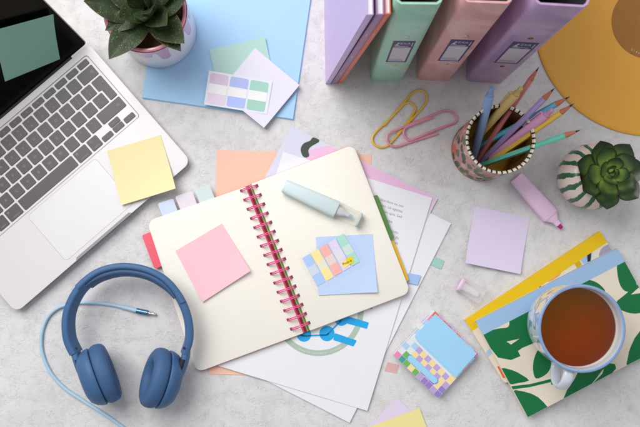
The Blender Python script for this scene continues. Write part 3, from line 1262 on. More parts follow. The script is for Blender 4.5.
prof = [(CR + .01, CH - .36), (CR + .06, CH - .28), (CR + .07, CH - .06), (CR + .02, CH + .03), (CR - .10, CH + .03), (CR - .17, CH - .02), (CR - .18, CH - .12), (CR - .305, CH - .20), (CR - .31, CH - .24)]
for i in range(nseg):
    a0, a1 = 2 * math.pi * i / nseg, 2 * math.pi * (i + 1) / nseg
    vs = []
    for a in (a0, a1):
        for r_, z_ in prof:
            vs.append(CB + V((math.cos(a) * r_, math.sin(a) * r_, z_)))
    k = len(prof)
    mb.add(vs, [(j, j + 1, k + j + 1, k + j) for j in range(k - 1)], 1 if i % 3 == 0 else 0)
mb.build('rim', [M('rim_cream', (232, 222, 202), .35, var=.05), M('rim_black', (42, 36, 34), .35, var=.1)], cup, smooth=60)


def cup_axis(topx, lowx, length, rad):
    """axis of a stick whose top is seen at topx and which passes behind lowx; returns bottom and top points"""
    best = None
    z0 = 0.75
    c0 = V((CB.x, CB.y))
    for k in range(-60, 90):
        f = 1 + k / 40.0
        x = topx[0] + (lowx[0] - topx[0]) * f
        y = topx[1] + (lowx[1] - topx[1]) * f
        b_ = P(x, y, z0)
        rr_ = (V((b_.x, b_.y)) - c0).length
        if rr_ > CR - .45 - rad:
            continue
        lo, hi = 5.0, 22.0
        zt = None
        for s in range(400):
            z = lo + (hi - lo) * s / 400
            if (P(*topx, z) - b_).length >= length:
                zt = z
                break
        if zt is None:
            continue
        t_ = P(*topx, zt)
        # height where it crosses the rim circle
        d = t_ - b_
        cross = None
        for s in range(200):
            q = b_ + d * (s / 200)
            if (V((q.x, q.y)) - c0).length > CR - .32 - rad * 0.9:
                cross = q.z
                break
        bad = 0.0 if cross is None else max(0.0, CH + 0.35 - cross)
        score = bad * 10 + abs(f - 1)
        if best is None or score < best[0]:
            best = (score, b_, t_, bad, zt)
    if best is None:
        return None
    print('STICK', topx, 'bad %.2f ztop %.1f' % (best[3], best[4]))
    return best[1], best[2]


pencil_grp = 'pencils and pens standing in the floral pot'


def ortho(d):
    a = d.cross(V((0, 0, 1))).normalized()
    return a, d.cross(a).normalized()


def pencil(top, low, rgb, label, length=17.2):
    r = cup_axis(top, low, length, .37)
    b_, t_ = r
    d = (t_ - b_).normalized()
    A, B = ortho(d)
    Lg = (t_ - b_).length
    o = thing('pencil', label, 'pencil', tuple(b_), pencil_grp)
    col = M('pencil_paint', rgb, .35, coat=.3, var=.03)
    mb = MB()
    rad = .36
    secs = []
    for s in (0.02, 0.05, Lg - 2.0):
        secs.append((b_ + d * s, A * rad * (0.9 if s == .02 else 1), B * rad * (0.9 if s == .02 else 1), 2))
    mb.loft(secs, n=6)
    mb.build('shaft', col, o, smooth=20)
    mb = MB()
    mb.loft([(b_ + d * (Lg - 2.0), A * rad * .97, B * rad * .97, 2), (b_ + d * (Lg - .6), A * .125, B * .125, 2)], n=18)
    mb.build('sharpened_wood', wood_mat, o)
    mb = MB()
    mb.loft([(b_ + d * (Lg - .62), A * .125, B * .125, 2), (b_ + d * (Lg - .05), A * .03, B * .03, 2), (b_ + d * Lg, A * .015, B * .015, 2)], n=12)
    mb.build('lead_tip', lead_mat, o)


def pen(top, low, rgb, label, length=14.2, clip=True, roll=0.0):
    b_, t_ = cup_axis(top, low, length, .55)
    d = (t_ - b_).normalized()
    A, B = ortho(d)
    if B.z < 0:
        A, B = -A, -B
    A, B = A * math.cos(roll) + B * math.sin(roll), B * math.cos(roll) - A * math.sin(roll)
    Lg = (t_ - b_).length
    o = thing('pen', label, 'pen', tuple(b_), pencil_grp)
    mt = M('pen_plastic', rgb, .42, var=.02, spec=.4)
    mt2 = M('pen_plastic_deep', tuple(int(c * .93) for c in rgb), .42, var=.02)
    mb = MB()
    ss = [(0.0, .12), (.1, .14), (1.4, .34), (1.45, .50), (4, .55), (Lg - 1.5, .55), (Lg - 1.35, .50)]
    mb.loft([(b_ + d * s, A * r_, B * r_, 2) for s, r_ in ss], n=24)
    mb.build('barrel', mt, o, smooth=30)
    mb = MB()
    ss = [(Lg - 1.4, .42), (Lg - 1.0, .42), (Lg - .95, .30), (Lg - .12, .30), (Lg, .22)]
    mb.loft([(b_ + d * s, A * r_, B * r_, 2) for s, r_ in ss], n=20)
    mb.build('push_button', mt2, o, smooth=30)
    if clip:
        mb = MB()
        q = b_ + A * .0
        secs = []
        for s, off, hw in ((Lg - 1.45, .48, .2), (Lg - 1.5, .66, .2), (Lg - 2.0, .71, .2), (Lg - 4.6, .66, .17), (Lg - 5.0, .60, .14)):
            secs.append((b_ + d * s + A * off, B * hw, (A if s < Lg - 1.46 else d) * .09, 4))
        mb.loft(secs, n=12)
        mb.build('clip', mt, o, smooth=40)
    return o


pen((492, 87.5), (474.5, 152), (146, 176, 222), 'powder blue push button pen in the floral pot', clip=False)
pen((521.5, 88), (484, 129), (226, 190, 122), 'sandy yellow push button pen with clip in the floral pot')
pencil((539, 67), (480, 156), (216, 128, 128), 'coral pink pencil with sharpened point, tallest in the floral pot')
pencil((570, 96.5), (477, 147.5), (96, 190, 216), 'sky blue pencil behind the lilac pencil in the floral pot')
pencil((554.8, 88), (482, 161), (180, 158, 216), 'lilac pencil with sharpened point in the floral pot')
pen((553, 109.5), (495, 154), (230, 166, 206), 'candy pink push button pen with clip in the floral pot')
pencil((574, 103.5), (500, 155), (244, 200, 84), 'bright yellow pencil with sharpened point in the floral pot')
pencil((580.5, 130), (482, 165), (112, 212, 190), 'turquoise pencil leaning lowest over the floral pot rim')

# ================================================================== paper clips
def clip3(x, y):            # helper grid in the upper middle of the picture
    return (310 + x / 2.667, y / 2.667)


def paperclip(pts, rgb, label, z=0.17, lift=None):
    zz = lift or (lambda i, n: z)
    pl = [P(x, y, zz(i, len(pts))) for i, (x, y) in enumerate(pts)]
    mb = MB()
    mb.tube(smooth_open(pl, 8), 0.155, n=12)
    o = mb.build('paper_clip', M('coated_wire', rgb, .3, coat=.5, var=.03), smooth=60)
    tag(o, label, 'paper clip', 'large coated wire paper clips')


yc = [(198, 335), (230, 297), (262, 260), (276, 246), (292, 240), (306, 246), (312, 262), (304, 282), (270, 320), (222, 374), (206, 389), (188, 393), (172, 385), (166, 370), (176, 352), (212, 318), (244, 285), (258, 274), (272, 276), (281, 288), (276, 302), (258, 328), (232, 358)]
paperclip([clip3(*p) for p in yc], (234, 190, 66), 'large yellow paper clip lying under the pink paper clip')
tcp = lambda x, y: (320 + x / 4.0, 107 + y / 4.0)
pc = [(470, 106), (420, 122), (360, 141), (310, 157), (285, 154), (270, 138), (269, 118), (280, 104), (305, 92), (400, 53), (490, 17), (518, 15), (540, 28), (548, 48), (538, 64), (515, 72), (440, 100), (372, 130), (352, 130), (338, 117), (334, 98), (344, 82), (366, 72), (410, 55), (450, 42)]
paperclip([tcp(*p) for p in pc], (232, 150, 170), 'large pink paper clip lying across the yellow paper clip',
          lift=lambda i, n: 0.17 + (0.30 if 4 <= i <= 9 or 16 <= i <= 23 else 0.1))

# ================================================================== A4 sheets under the open notebook
note('paper_sheet', Q([(217, 150), (371.5, 154.5), (363, 378), (208.5, 374)], .03), paper('orange_paper', (252, 202, 181)),
     'plain apricot orange sheet lying lowest under the open notebook', 'paper sheet', thick=.03, wave=.03)
S2 = Q([(312, 154), (451, 223.5), (349.5, 422.5), (210.5, 352)], .10)
note('paper_sheet', S2, white_paper, 'blank white sheet reaching farthest down below the open notebook', 'paper sheet', thick=.03, curl={'b': .08, 'r': .06}, wave=.0)

S3 = Q([(291, 126), (437.5, 198.5), (337, 397), (191, 324)], .17)
lavp = paper('pale_lavender_print', (221, 222, 240))
mb = MB()
sheet(mb, S3, .03, {'t': .03}, 0, 10)
z3 = .17 + .033


def decal(mbx, pts, z, mi, quad=None, sm=0):
    q = [V(p).to_2d() if len(p) > 2 else V(p) for p in pts]
    q = [P(x, y, z).to_2d() for x, y in pts]
    if sm:
        q = smooth_closed(q, sm)
    if quad is not None:
        q = clip_poly(q, [v.to_2d() for v in quad])
    if len(q) > 2:
        mbx.flat([(v.x, v.y, z) for v in q], mi)


zp = z3 + .035
decal(mb, [(329.5, 145.8), (436, 198), (428, 214), (405, 240), (300, 200), (305, 160), (309, 150)], zp, 1, None)
decal(mb, [(302.5, 155.7), (300.7, 149), (303.7, 143.5), (310, 140.7), (313, 137.5), (318.7, 139.5), (318.7, 142), (315.5, 143.9), (310.5, 147), (308.3, 150.7), (309.2, 155.7), (306.2, 157.5)], zp + .02, 2, None, 4)
tag(mb.build('paper_sheet', [lavp, paper('pink_print', (240, 196, 230)), paper('ink_green', (76, 88, 76))], smooth=30),
    'pale lavender cover sheet with pink area and dark green squiggle', 'paper sheet')

S1z = .32
S1 = Q([(283, 152), (432.3, 198), (367.3, 410.8), (217, 365.5)], S1z)
doc = thing('paper_sheet', 'white printed sheet with paragraph text and blue wheel diagram', 'paper sheet', tuple((S1[0] + S1[2]) / 2))
mb = MB()
sheet(mb, S1, .03, {'br': .0, 'bl': 0}, 0, 10)
mb.build('page', white_paper, doc, smooth=30)
s1r = (S1[1] - S1[0]).normalized()
s1u = (S1[0] - S1[3]).normalized()
mb = MB()
zt = S1z + .035
for i, s in enumerate(['tincidunt ex nisi', 'proident. Ut egestas', 'mattis enim quis. Sed', 'lorem nibh', '', 'aliquet commodo', 'semper tempus du', 'et malesuada']):
    # rows of the paragraph, left part hidden by the notebook
    if s:
        put_text(mb, s, .50, P(403.5 - (1.5 if i in (3, 5) else 0) - i * .75 - (7 if i == 3 else 0), 206.5 + i * 5.3, zt), s1r, s1u, 0, 'RIGHT')
put_text(mb, 'lorem ipsum', .4, P(392, 234, zt), s1r, s1u, 0, 'RIGHT')
mb.build('printed_text', M('print_text', (128, 128, 136), .8, var=0), doc, smooth=0)
mb = MB()
WC = P(318.5, 310.5, zt)
wr = 45 / 7.48
ringp, ringq = [], []
for i in range(65):
    a = 2 * math.pi * i / 64
    ringp.append(WC + V((math.cos(a) * wr, math.sin(a) * wr, 0)))
    ringq.append(WC + V((math.cos(a) * (wr - .75), math.sin(a) * (wr - .75), 0)))
for i in range(64):
    mb.add([ringq[i], ringp[i], ringp[i + 1], ringq[i + 1]], [(0, 1, 2, 3)], 0)
txt = 'research innovation strategy'
for i, ch in enumerate(txt):
    a = R(250 + i * 2.2 - 8)
    put_text(mb, ch, .34, WC + V((math.cos(a) * (wr - .38), math.sin(a) * (wr - .38), .004)), V((-math.sin(a), math.cos(a), 0)), V((-math.cos(a), -math.sin(a), 0)), 2)


def disc(mbx, c, r, z, mi, n=28):
    mbx.flat([(c.x + math.cos(2 * math.pi * i / n) * r, c.y + math.sin(2 * math.pi * i / n) * r, z) for i in range(n)], mi)


zb = zt + .004
nodes = [(304, 334.5, 7.2), (327, 333.5, 7.6), (341.5, 318.5, 7.2), (287, 328, 6), (350, 300, 7), (296, 322, 5)]
for x, y, r_ in nodes:
    disc(mb, P(x, y, zb), r_ / 7.48, zb, 1)
for (a, c) in ((0, 1), (1, 2), (0, 3), (2, 4)):
    p, q = P(nodes[a][0], nodes[a][1] + 1.5, zb), P(nodes[c][0], nodes[c][1] + 1.5, zb)
    d = (q - p).normalized()
    s = V((-d.y, d.x, 0)) * .11
    mb.flat([p - s, q - s, q + s, p + s], 1)
z4 = zb + .003
for q in ([(335, 333), (357, 340.5), (353.5, 346.5), (333, 340)], [(345, 315.5), (369, 322.5), (367, 329), (345, 323)], [(352, 296), (374, 303), (372, 309), (352, 303)]):
    mb.flat([tuple(v) for v in [V((p.x, p.y, z4)) for p in rounded([P(x, y, z4) for x, y in q], .12, 3) for p in [V((p[0], p[1], 0))]]], 1)
mb.build('wheel_diagram', [M('ring_sage', (172, 190, 176), .8, var=.02), M('diagram_blue', (22, 164, 228), .7, var=.02), white_paper], doc, smooth=0)

flag_mint = paper('flag_mint', (168, 212, 202), .5)
flag_blue = paper('flag_blue', (168, 198, 244), .5)
note('sticky_flag', Q([(432, 255.5), (444.5, 261), (441, 269.5), (427, 263)], .07), flag_mint, 'small mint flag sticking out from under the white sheet', 'page flag', thick=.015)
note('sticky_flag', Q([(408.5, 273), (421, 275.5), (417.5, 285), (403, 282)], S1z + .04), flag_blue, 'small pale blue flag on the white sheet beside the notebook corner', 'page flag', thick=.015, curl={'r': .03})
coral_film = plastic_film('coral_film', (0.90, .52, .48), 0.6)
note('sticky_flag', Q([(387.5, 362), (399, 365.2), (397, 373.5), (384.5, 371)], .02), coral_film, 'small translucent coral flag on the bare table beside the checkered case', 'page flag', thick=.015)

# ================================================================== open spiral notebook
NZL, NZR = .95, 1.25
NB0 = .38
note_b = thing('spiral_notebook', 'open cream lined notebook with pink twin wire binding', 'notebook', tuple(P(275, 258, NB0)))
LPg = [(147, 221.5), (245.6, 187.0), (303.2, 333.2), (196.5, 372.5)]     # TL, spine top, spine bottom, BL
RPg = [(251.2, 183.8), (353.5, 144.5), (410.5, 292.5), (310, 330.6)]
rose = M('rose_cover', (228, 92, 118), .45, var=.04)


def block(pixels, z0, z1, radii, grow=0.0):
    q = Q(pixels, z1)
    c = sum(q, V((0, 0, 0))) / 4
    pts = [p + (p - c).normalized() * grow for p in q]
    return rounded([p.to_2d() for p in pts], radii, 8)


mb = MB()
mb.prism(block(LPg, 0, NZL, [1.0, .1, .1, 1.0], .12), NB0, NB0 + .14, 0)
mb.prism(block(RPg, 0, NZR, [.1, 1.0, 1.0, .1], .12), NB0, NB0 + .14, 0)
mb.build('cover', rose, note_b, smooth=30)


def pages(quadpx, z0, z1, radii, spine_side, mats):
    mbp = MB()
    q3 = Q(quadpx, z1)
    pts = block(quadpx, z0, z1, radii)
    nlay = 6
    rnd = random.Random(len(quadpx) + int(z1 * 100))
    for q_ in range(nlay):
        za, zc = z0 + (z1 - z0) * q_ / nlay, z0 + (z1 - z0) * (q_ + 1) / nlay
        off = V((rnd.uniform(-.05, .05), rnd.uniform(-.05, .05))) if q_ < nlay - 1 else V((0, 0))
        mbp.prism([p + off for p in pts], za + .004, zc, 0, inset=.02)
    # loose upper leaves
    tl, tr, br, bl = q3
    # ruled lines: parallel to the head of the page
    nl = 27
    for i in range(2, nl):
        t = i / nl
        a = tl * (1 - t) + bl * t
        c = tr * (1 - t) + br * t
        d = (c - a)
        m0, m1 = (.02, .91) if spine_side == 'r' else (.09, .98)
        p, r = a + d * m0, a + d * m1
        s = V((-d.y, d.x, 0)).normalized() * .018
        mbp.flat([V((v.x, v.y, z1 + .004)) for v in (p - s, r - s, r + s, p + s)], 1)
    return mbp


page_lines = M('page_rule', (236, 232, 222), .8, var=0)
lp = pages(LPg, NB0 + .15, NZL, [1.0, .12, .12, 1.0], 'r', None)
rp = pages(RPg, NB0 + .15, NZR, [.12, 1.0, 1.0, .12], 'l', None)
dark_hole = M('punch_hole', (72, 30, 44), .8, var=0)
dark_green_hole = M('punch_hole_olive', (74, 82, 40), .8, var=0)
ncoil = 16
coil_l = [(241.3 + (291.3 - 241.3) * i / 15, 190.8 + (329 - 190.8) * i / 15) for i in range(16)]
coil_r = [(256.8 + (308.8 - 256.8) * i / 15, 185.8 + (322.8 - 185.8) * i / 15) for i in range(16)]
spd = (P(304.5, 333, 1) - P(246.5, 186.5, 1)).normalized()
for (x, y) in coil_l:
    c = P(x, y, NZL)
    d = V((-spd.y, spd.x, 0))
    lp.flat([V((v.x, v.y, NZL + .006)) for v in (c - spd * .2 - d * .16, c + spd * .2 - d * .16, c + spd * .2 + d * .16, c - spd * .2 + d * .16)], 2)
for (x, y) in coil_r:
    c = P(x, y, NZR)
    d = V((-spd.y, spd.x, 0))
    rp.flat([V((v.x, v.y, NZR + .006)) for v in (c - spd * .22 - d * .2, c + spd * .22 - d * .2, c + spd * .22 + d * .2, c - spd * .22 + d * .2)], 2)
lp.build('left_pages', [cream_page, page_lines, dark_hole], note_b, smooth=30)
rp.build('right_pages', [cream_page, page_lines, dark_green_hole], note_b, smooth=30)
# coloured divider edges in the gap at the spine
strips = [(-.32, (232, 100, 120), .90), (-.20, (222, 84, 108), .84), (-.08, (140, 40, 58), .74), (.04, (160, 44, 62), .74), (.16, (84, 70, 96), .76), (.28, (222, 186, 110), .95), (.40, (120, 150, 84), 1.1), (.52, (100, 140, 74), 1.16)]
s0, s1 = P(247.6, 185, .8), P(306, 332.5, .8)
dd = V((spd.y, -spd.x, 0))
if dd.x < 0:
    dd = -dd
sx_ = thing
for off, rgb, z1 in strips:
    mb = MB()
    a, c = s0 + dd * (off - .06), s1 + dd * (off - .06)
    mb.prism([(a + spd * .1).to_2d(), (c - spd * .1).to_2d(), (c - spd * .1 + dd * .12).to_2d(), (a + spd * .1 + dd * .12).to_2d()], NB0 + .15, z1, 0)
    mb.build('divider_edge', paper('divider_%d_%d' % (rgb[0], rgb[1]), rgb, .6), note_b, smooth=0)
wire = M('pink_wire', (232, 74, 150), .3, metal=.1, var=.03, coat=.3)
for (lx, ly), (rx, ry) in zip(coil_l, coil_r):
    a, c = P(lx, ly, NZL), P(rx, ry, NZR)
    mid = (a + c) / 2
    span = (c - a)
    hw = V((span.x, span.y, 0)).length / 2
    e = V((span.x, span.y, 0)).normalized()
    mb = MB()

    def arc(off):
        pl = []
        for k in range(15):
            t = math.pi * (1.0 - k / 14.0)
            pl.append(mid + e * (hw * math.cos(t)) + V((0, 0, .02 + (span.z / 2) * math.cos(t) + .62 * math.sin(t) - (.0 if 0 < k < 14 else .08))) + spd * off)
        return pl
    A_, B2 = arc(-.10), arc(.10)
    mb.tube(A_, .07, n=8)
    mb.tube(B2, .07, n=8)
    mb.tube([A_[-1], A_[-1] + spd * .1 + V((0, 0, -.03)), B2[-1]], .07, n=8)
    mb.build('wire_ring', wire, note_b, smooth=60)
# protruding divider tabs
for px, rgb, z, lbl in (([(141.8, 235.5), (151, 231.5), (165, 265), (154.5, 269)], (234, 92, 112), .62, 'rose red tab'),
                        ([(370, 197), (377.5, 194.5), (394.5, 238.5), (386, 242)], (82, 128, 66), .95, 'green tab'),
                        ([(385, 243), (393.5, 240), (409.3, 280.5), (401, 284)], (230, 178, 36), .72, 'mustard yellow tab')):
    mb = MB()
    q = Q(px, z)
    mb.prism(rounded([p.to_2d() for p in q], .28, 5), z - .10, z, 0)
    o = mb.build('divider_tab', M('tab_%d_%d' % (rgb[0], rgb[1]), rgb, .45, var=.03), note_b, bevel=.02)
    o['label'] = lbl
# stuck things
note('sticky_note', Q([(175.3, 251), (222, 223.5), (250.8, 270.8), (202.8, 302)], NZL + .03), paper('pink_note', (254, 202, 213)),
     'candy pink sticky note on the left page of the open notebook', 'sticky note', curl={'b': .28, 'br': .3})
note('sticky_note', Q([(315.8, 237), (372.6, 234), (377.3, 292), (318.6, 295.3)], NZR + .02), paper('periwinkle_note', (198, 218, 252)),
     'periwinkle blue sticky note on the right page under the flag pack', 'sticky note', curl={'br': .35, 'b': .1})
for px, rgb, lb in (([(157.5, 203.5), (173, 198.5), (178, 211.5), (163, 217)], (212, 226, 248), 'pale blue page flag, lowest of three at the notebook corner'),
                    ([(175, 196.5), (192, 191), (197.5, 205), (181, 211)], (236, 226, 235), 'pale mauve page flag between the blue and mint ones'),
                    ([(194.5, 189.5), (209, 184.5), (215, 198.5), (200, 204)], (214, 230, 228), 'pale mint page flag nearest the orange sheet')):
    q = Q(px, NZL - .06)
    mb = MB()
    mb.prism(rounded([p.to_2d() for p in q], [.25, .25, 0, 0], 4), NZL - .07, NZL - .05)
    # the flags stand out from between the leaves: the stuck end lies inside the page block
    tag(mb.build('sticky_flag', paper('page_flag_%d' % rgb[0], rgb, .5), smooth=0), lb, 'page flag', 'page flags along the top of the left page')

# flag pack on the blue note
FZ = NZR + .10
FP = Q([(298.2, 257.5), (345.8, 229.3), (365, 263), (316.4, 291.5)], FZ)
fp = thing('flag_pack', 'clear pack of five narrow coloured flags with yellow emblem', 'page flags', tuple((FP[0] + FP[2]) / 2))
mb = MB()
mb.flat(FP, 0)
mb.build('card', plastic_film('pack_card', (.985, .992, 1.0), .05), fp, smooth=0)
cols = [(180, 208, 255), (254, 236, 165), (255, 186, 178), (232, 220, 250), (180, 228, 214)]
for i, c in enumerate(cols):
    sx0, sx1 = .06 + i * .178, .06 + i * .178 + .158
    dv = -0.0
    mb = MB()
    for (t0, t1, mi) in ((.07, .36, 0), (.36, .60, 1), (.60, .90, 0)):
        mb.prism([bil(FP, sx0, t0), bil(FP, sx1, t0), bil(FP, sx1, t1), bil(FP, sx0, t1)], FZ + .022 + .004 * i, FZ + .05 + .004 * i - (.002 if mi else 0), mi)
    cw_ = tuple(int(x * .35 + 235 * .65) for x in c)
    mb.build('page_flag', [paper('flag_c%d' % i, c, .5), paper('flag_w%d' % i, cw_, .4)], fp, smooth=0)
mb = MB()
mb.flat([bil(FP, -.012, -.012, .085), bil(FP, 1.012, -.012, .085), bil(FP, 1.012, 1.012, .085), bil(FP, -.012, 1.012, .085)], 0)
mb.tube([bil(FP, -.01, -.01, .08), bil(FP, 1.01, -.01, .08), bil(FP, 1.01, 1.01, .08), bil(FP, -.01, 1.01, .08)], .035, n=6, closed=True)
mb.build('film_sleeve', clear_film, fp, smooth=0)
mb = MB()
ez = FZ + .105
em = [P(335 + x / 17.07, 250 + y / 17.07, ez).to_2d() for x, y in ((92, 218), (178, 172), (190, 142), (300, 108), (324, 212), (236, 256), (164, 318))]
mb.prism([tuple(p) for p in em], ez - .004, ez)
em2 = [P(335 + x / 17.07, 250 + y / 17.07, ez + .003).to_2d() for x, y in ((92, 218), (178, 172), (236, 256), (164, 318))]
mb.flat([(p.x, p.y, ez + .003) for p in em2], 1)
tr_ = (P(335 + 290 / 17.07, 250 + 165 / 17.07, ez) - P(335 + 125 / 17.07, 250 + 242 / 17.07, ez)).normalized()
tu_ = V((-tr_.y, tr_.x, 0))
put_text(mb, 'Post-it', .50, P(335 + 208 / 17.07, 250 + 212 / 17.07, ez + .007), tr_, tu_, 2)
put_text(mb, 'Post-it', .50, P(335 + 208 / 17.07, 250 + 212 / 17.07, ez + .0072) + tr_ * .015, tr_, tu_, 2)
mb.build('emblem', [M('emblem_yellow', (236, 208, 24), .4, var=.02), M('emblem_sand', (246, 222, 130), .4, var=.02), M('emblem_ink', (24, 22, 20), .5, var=0)], fp, smooth=0)

# ================================================================== highlighters
def px_axis(p, q, z):
    a, c = P(*p, z), P(*q, z)
    d = (c - a)
    Lg = d.length
    d.normalize()
    s = V((-d.y, d.x, 0))
    return a, d, s, Lg


Z1 = V((0, 0, 1))
# grey blue one on the notebook, cap on
hz = NZR + .75 + .02
a, d, s, Lg = px_axis((284, 185.8), (360, 220.5), hz)
hl = thing('highlighter', 'pale grey blue highlighter with clear cap on the open notebook', 'highlighter', (a.x + d.x * Lg / 2, a.y + d.y * Lg / 2, NZR))
body_len = Lg * .695
gb = M('grey_blue_plastic', (206, 222, 225), .5, var=.02, bump=.05)
mb = MB()
mb.loft([(a + d * x, s * w, Z1 * h, 3.2) for x, w, h in ((0, .80, .60), (.04, .88, .68), (.2, .92, .72), (body_len * .5, 1.06, .75), (body_len - .15, 1.16, .75), (body_len, 1.10, .70))], n=36)
mb.build('barrel', gb, hl, smooth=45)
mb = MB()
c0 = a + d * body_len
mb.loft([(c0 + d * x, s * w, Z1 * h, 2.6) for x, w, h in ((0, .62, .50), (.6, .60, .48), (1.0, .42, .36), (1.4, .28, .26), (1.8, .26, .24))], n=28)
mb.build('nib_holder', M('nib_grey', (206, 212, 216), .5, var=.02), hl, smooth=40)
mb = MB()
mb.loft([(c0 + d * x, s * w, Z1 * h, 3.2) for x, w, h in ((1.8, .22, .2), (2.3, .2, .06))], n=16)
mb.build('nib', M('nib_blue', (160, 196, 204), .6), hl)
mb = MB()
cl = Lg - body_len
mb.loft([(c0 + d * x, s * w, Z1 * h, 3.2) for x, w, h in ((.02, 1.14, .73), (cl - .3, 1.02, .68), (cl - .22, 1.02, .68))], n=36, cap=False)
mb.build('cap', plastic_film('smoky_cap', (.965, .965, .96), .06), hl, smooth=45)
mb = MB()
mb.loft([(c0 + d * x, s * w, Z1 * h, 3.2) for x, w, h in ((cl - .24, 1.0, .66), (cl - .1, 1.02, .68), (cl, .92, .6))], n=36)
mb.build('cap_end', M('cap_end_grey', (186, 196, 200), .4, var=.02), hl, smooth=45)

# pink open highlighter
hz = .72
a, d, s, Lg = px_axis((515.8, 177), (565, 232), hz)
hp = thing('highlighter', 'pink highlighter without cap showing its magenta tip', 'highlighter', (a.x + d.x * Lg / 2, a.y + d.y * Lg / 2, 0))
pk_m = M('pink_plastic', (244, 210, 238), .45, var=.02, spec=.4)
bl = 6.95
mb = MB()
mb.loft([(a + d * x, s * w, Z1 * h, 3.4) for x, w, h in ((0, .84, .58), (.05, .92, .66), (.2, .95, .69), (bl * .6, 1.14, .71), (bl - .1, 1.24, .71), (bl, 1.18, .66), (bl + .02, 1.05, .58), (bl + .25, .92, .5), (bl + .85, .50, .40), (bl + .95, .44, .36), (bl + 1.55, .40, .33), (bl + 1.6, .34, .28))], n=40)
mb.build('barrel', pk_m, hp, smooth=40)
mb = MB()
c0 = a + d * (bl + 1.58)
mb.loft([(c0, s * .27, Z1 * .2, 3.5), (c0 + d * .35, s * .27, Z1 * .19, 3.5), (c0 + d * .62 + s * .02, s * .24, Z1 * .10, 3.5), (c0 + d * .66 - s * .02, s * .2, Z1 * .05, 3.5)], n=16)
mb.build('nib', M('magenta_nib', (190, 24, 130), .7, var=.08, vscale=500), hp, smooth=40)

# its clear pink cap
cz_ = .70
a, d, s, Lg = px_axis((459, 283.6), (481.5, 297), cz_)
hc = thing('highlighter_cap', 'small clear pink highlighter cap lying on the table', 'pen cap', (a.x + d.x * Lg / 2, a.y + d.y * Lg / 2, 0))
mb = MB()
mb.loft([(a + d * x, s * w, Z1 * h, 3.0) for x, w, h in ((.2, 1.02, .64), (1.0, 1.03, .67), (Lg - .03, 1.14, .70), (Lg, 1.15, .70))], n=40, cap=False)
mb.build('cap_shell', plastic_film('pink_clear', (.99, .965, .98), .24), hc, smooth=45)
mb = MB()
mb.loft([(a + d * x, s * w, Z1 * h, 3.0) for x, w, h in ((0, .92, .55), (.06, 1.0, .62), (.22, 1.02, .64), (.45, .90, .55))], n=40)
mb.build('cap_end', M('cap_pink', (236, 200, 232), .35, var=.02), hc, smooth=45)
mb = MB()
mb.loft([(a + d * x, s * w, Z1 * h, 2.4) for x, w, h in ((.46, .62, .42), (.9, .5, .36), (1.7, .44, .32), (2.5, .42, .3), (2.9, .36, .26), (3.0, .2, .2))], n=24)
mb.build('inner_sleeve', plastic_film('inner_sleeve_clear', (.99, .97, .98), .5), hc, smooth=45)

# ================================================================== single lilac note and bottom notes
note('sticky_note', Q([(474.6, 206.4), (529.8, 217.8), (519.3, 274), (464.2, 262.8)], .03), paper('lilac_note', (232, 219, 245)),
     'single lilac sticky note on the bare table beside the pink highlighter', 'sticky note', curl={'b': .55, 'bl': .3})
note('sticky_note', Q([(396.8, 397.5), (438, 437), (398, 478), (357, 438)], .03), paper('lilac_note_pale', (232, 219, 243)),
     'lilac sticky note under the yellow one at the bottom edge', 'sticky note', curl={'tl': .1})
note('sticky_note', Q([(364, 429), (419.3, 408), (439, 459), (384, 481)], .16), paper('yellow_note_deep', (246, 233, 160)),
     'yellow sticky note lying on the lilac one at the bottom edge', 'sticky note', curl={'tr': .12})

# ================================================================== checkered sticky note case
KZ = 1.35
KQ = [(435.2, 311), (478.5, 354), (438, 398.3), (393.5, 355)]          # top, right, bottom, left
kq = Q(KQ, KZ)
case = thing('note_case', 'colourful checkered sticky note case with sky blue pad inside', 'note case', tuple((Q(KQ, 0)[0] + Q(KQ, 0)[2]) / 2))
kmats = {}


def kc(rgb):
    if rgb not in kmats:
        kmats[rgb] = paper('check_%d_%d_%d' % rgb, rgb, .5)
    return kmats[rgb]


lil, cre, pur, grn, pnk, org, wht, lbl_, tea, mag = (196, 170, 220), (252, 226, 166), (158, 130, 204), (120, 186, 96), (244, 142, 190), (240, 110, 80), (232, 236, 240), (182, 214, 246), (70, 166, 160), (224, 92, 160)
pal = [lil, cre, pur, grn, pnk, org, wht, lbl_, tea, mag]
mb = MB()
mb.prism([p.to_2d() for p in kq], 0.0, .22, 6)
mb.prism([(p * .985 + ((kq[0] + kq[2]) / 2) * .015).to_2d() for p in kq], .24, KZ - .24, 6)
mb.prism([p.to_2d() for p in kq], KZ - .22, KZ, 6)
# local frame: origin at left corner; s from left to top corner, t from left to bottom corner
kl, kt, kb, kr = kq[3], kq[0], kq[2], kq[1]


def K(s_, t_, dz):
    p = (kl * (1 - s_) + kt * s_) * (1 - t_) + (kb * (1 - s_) + kr * s_) * t_
    return V((p.x, p.y, KZ + dz))


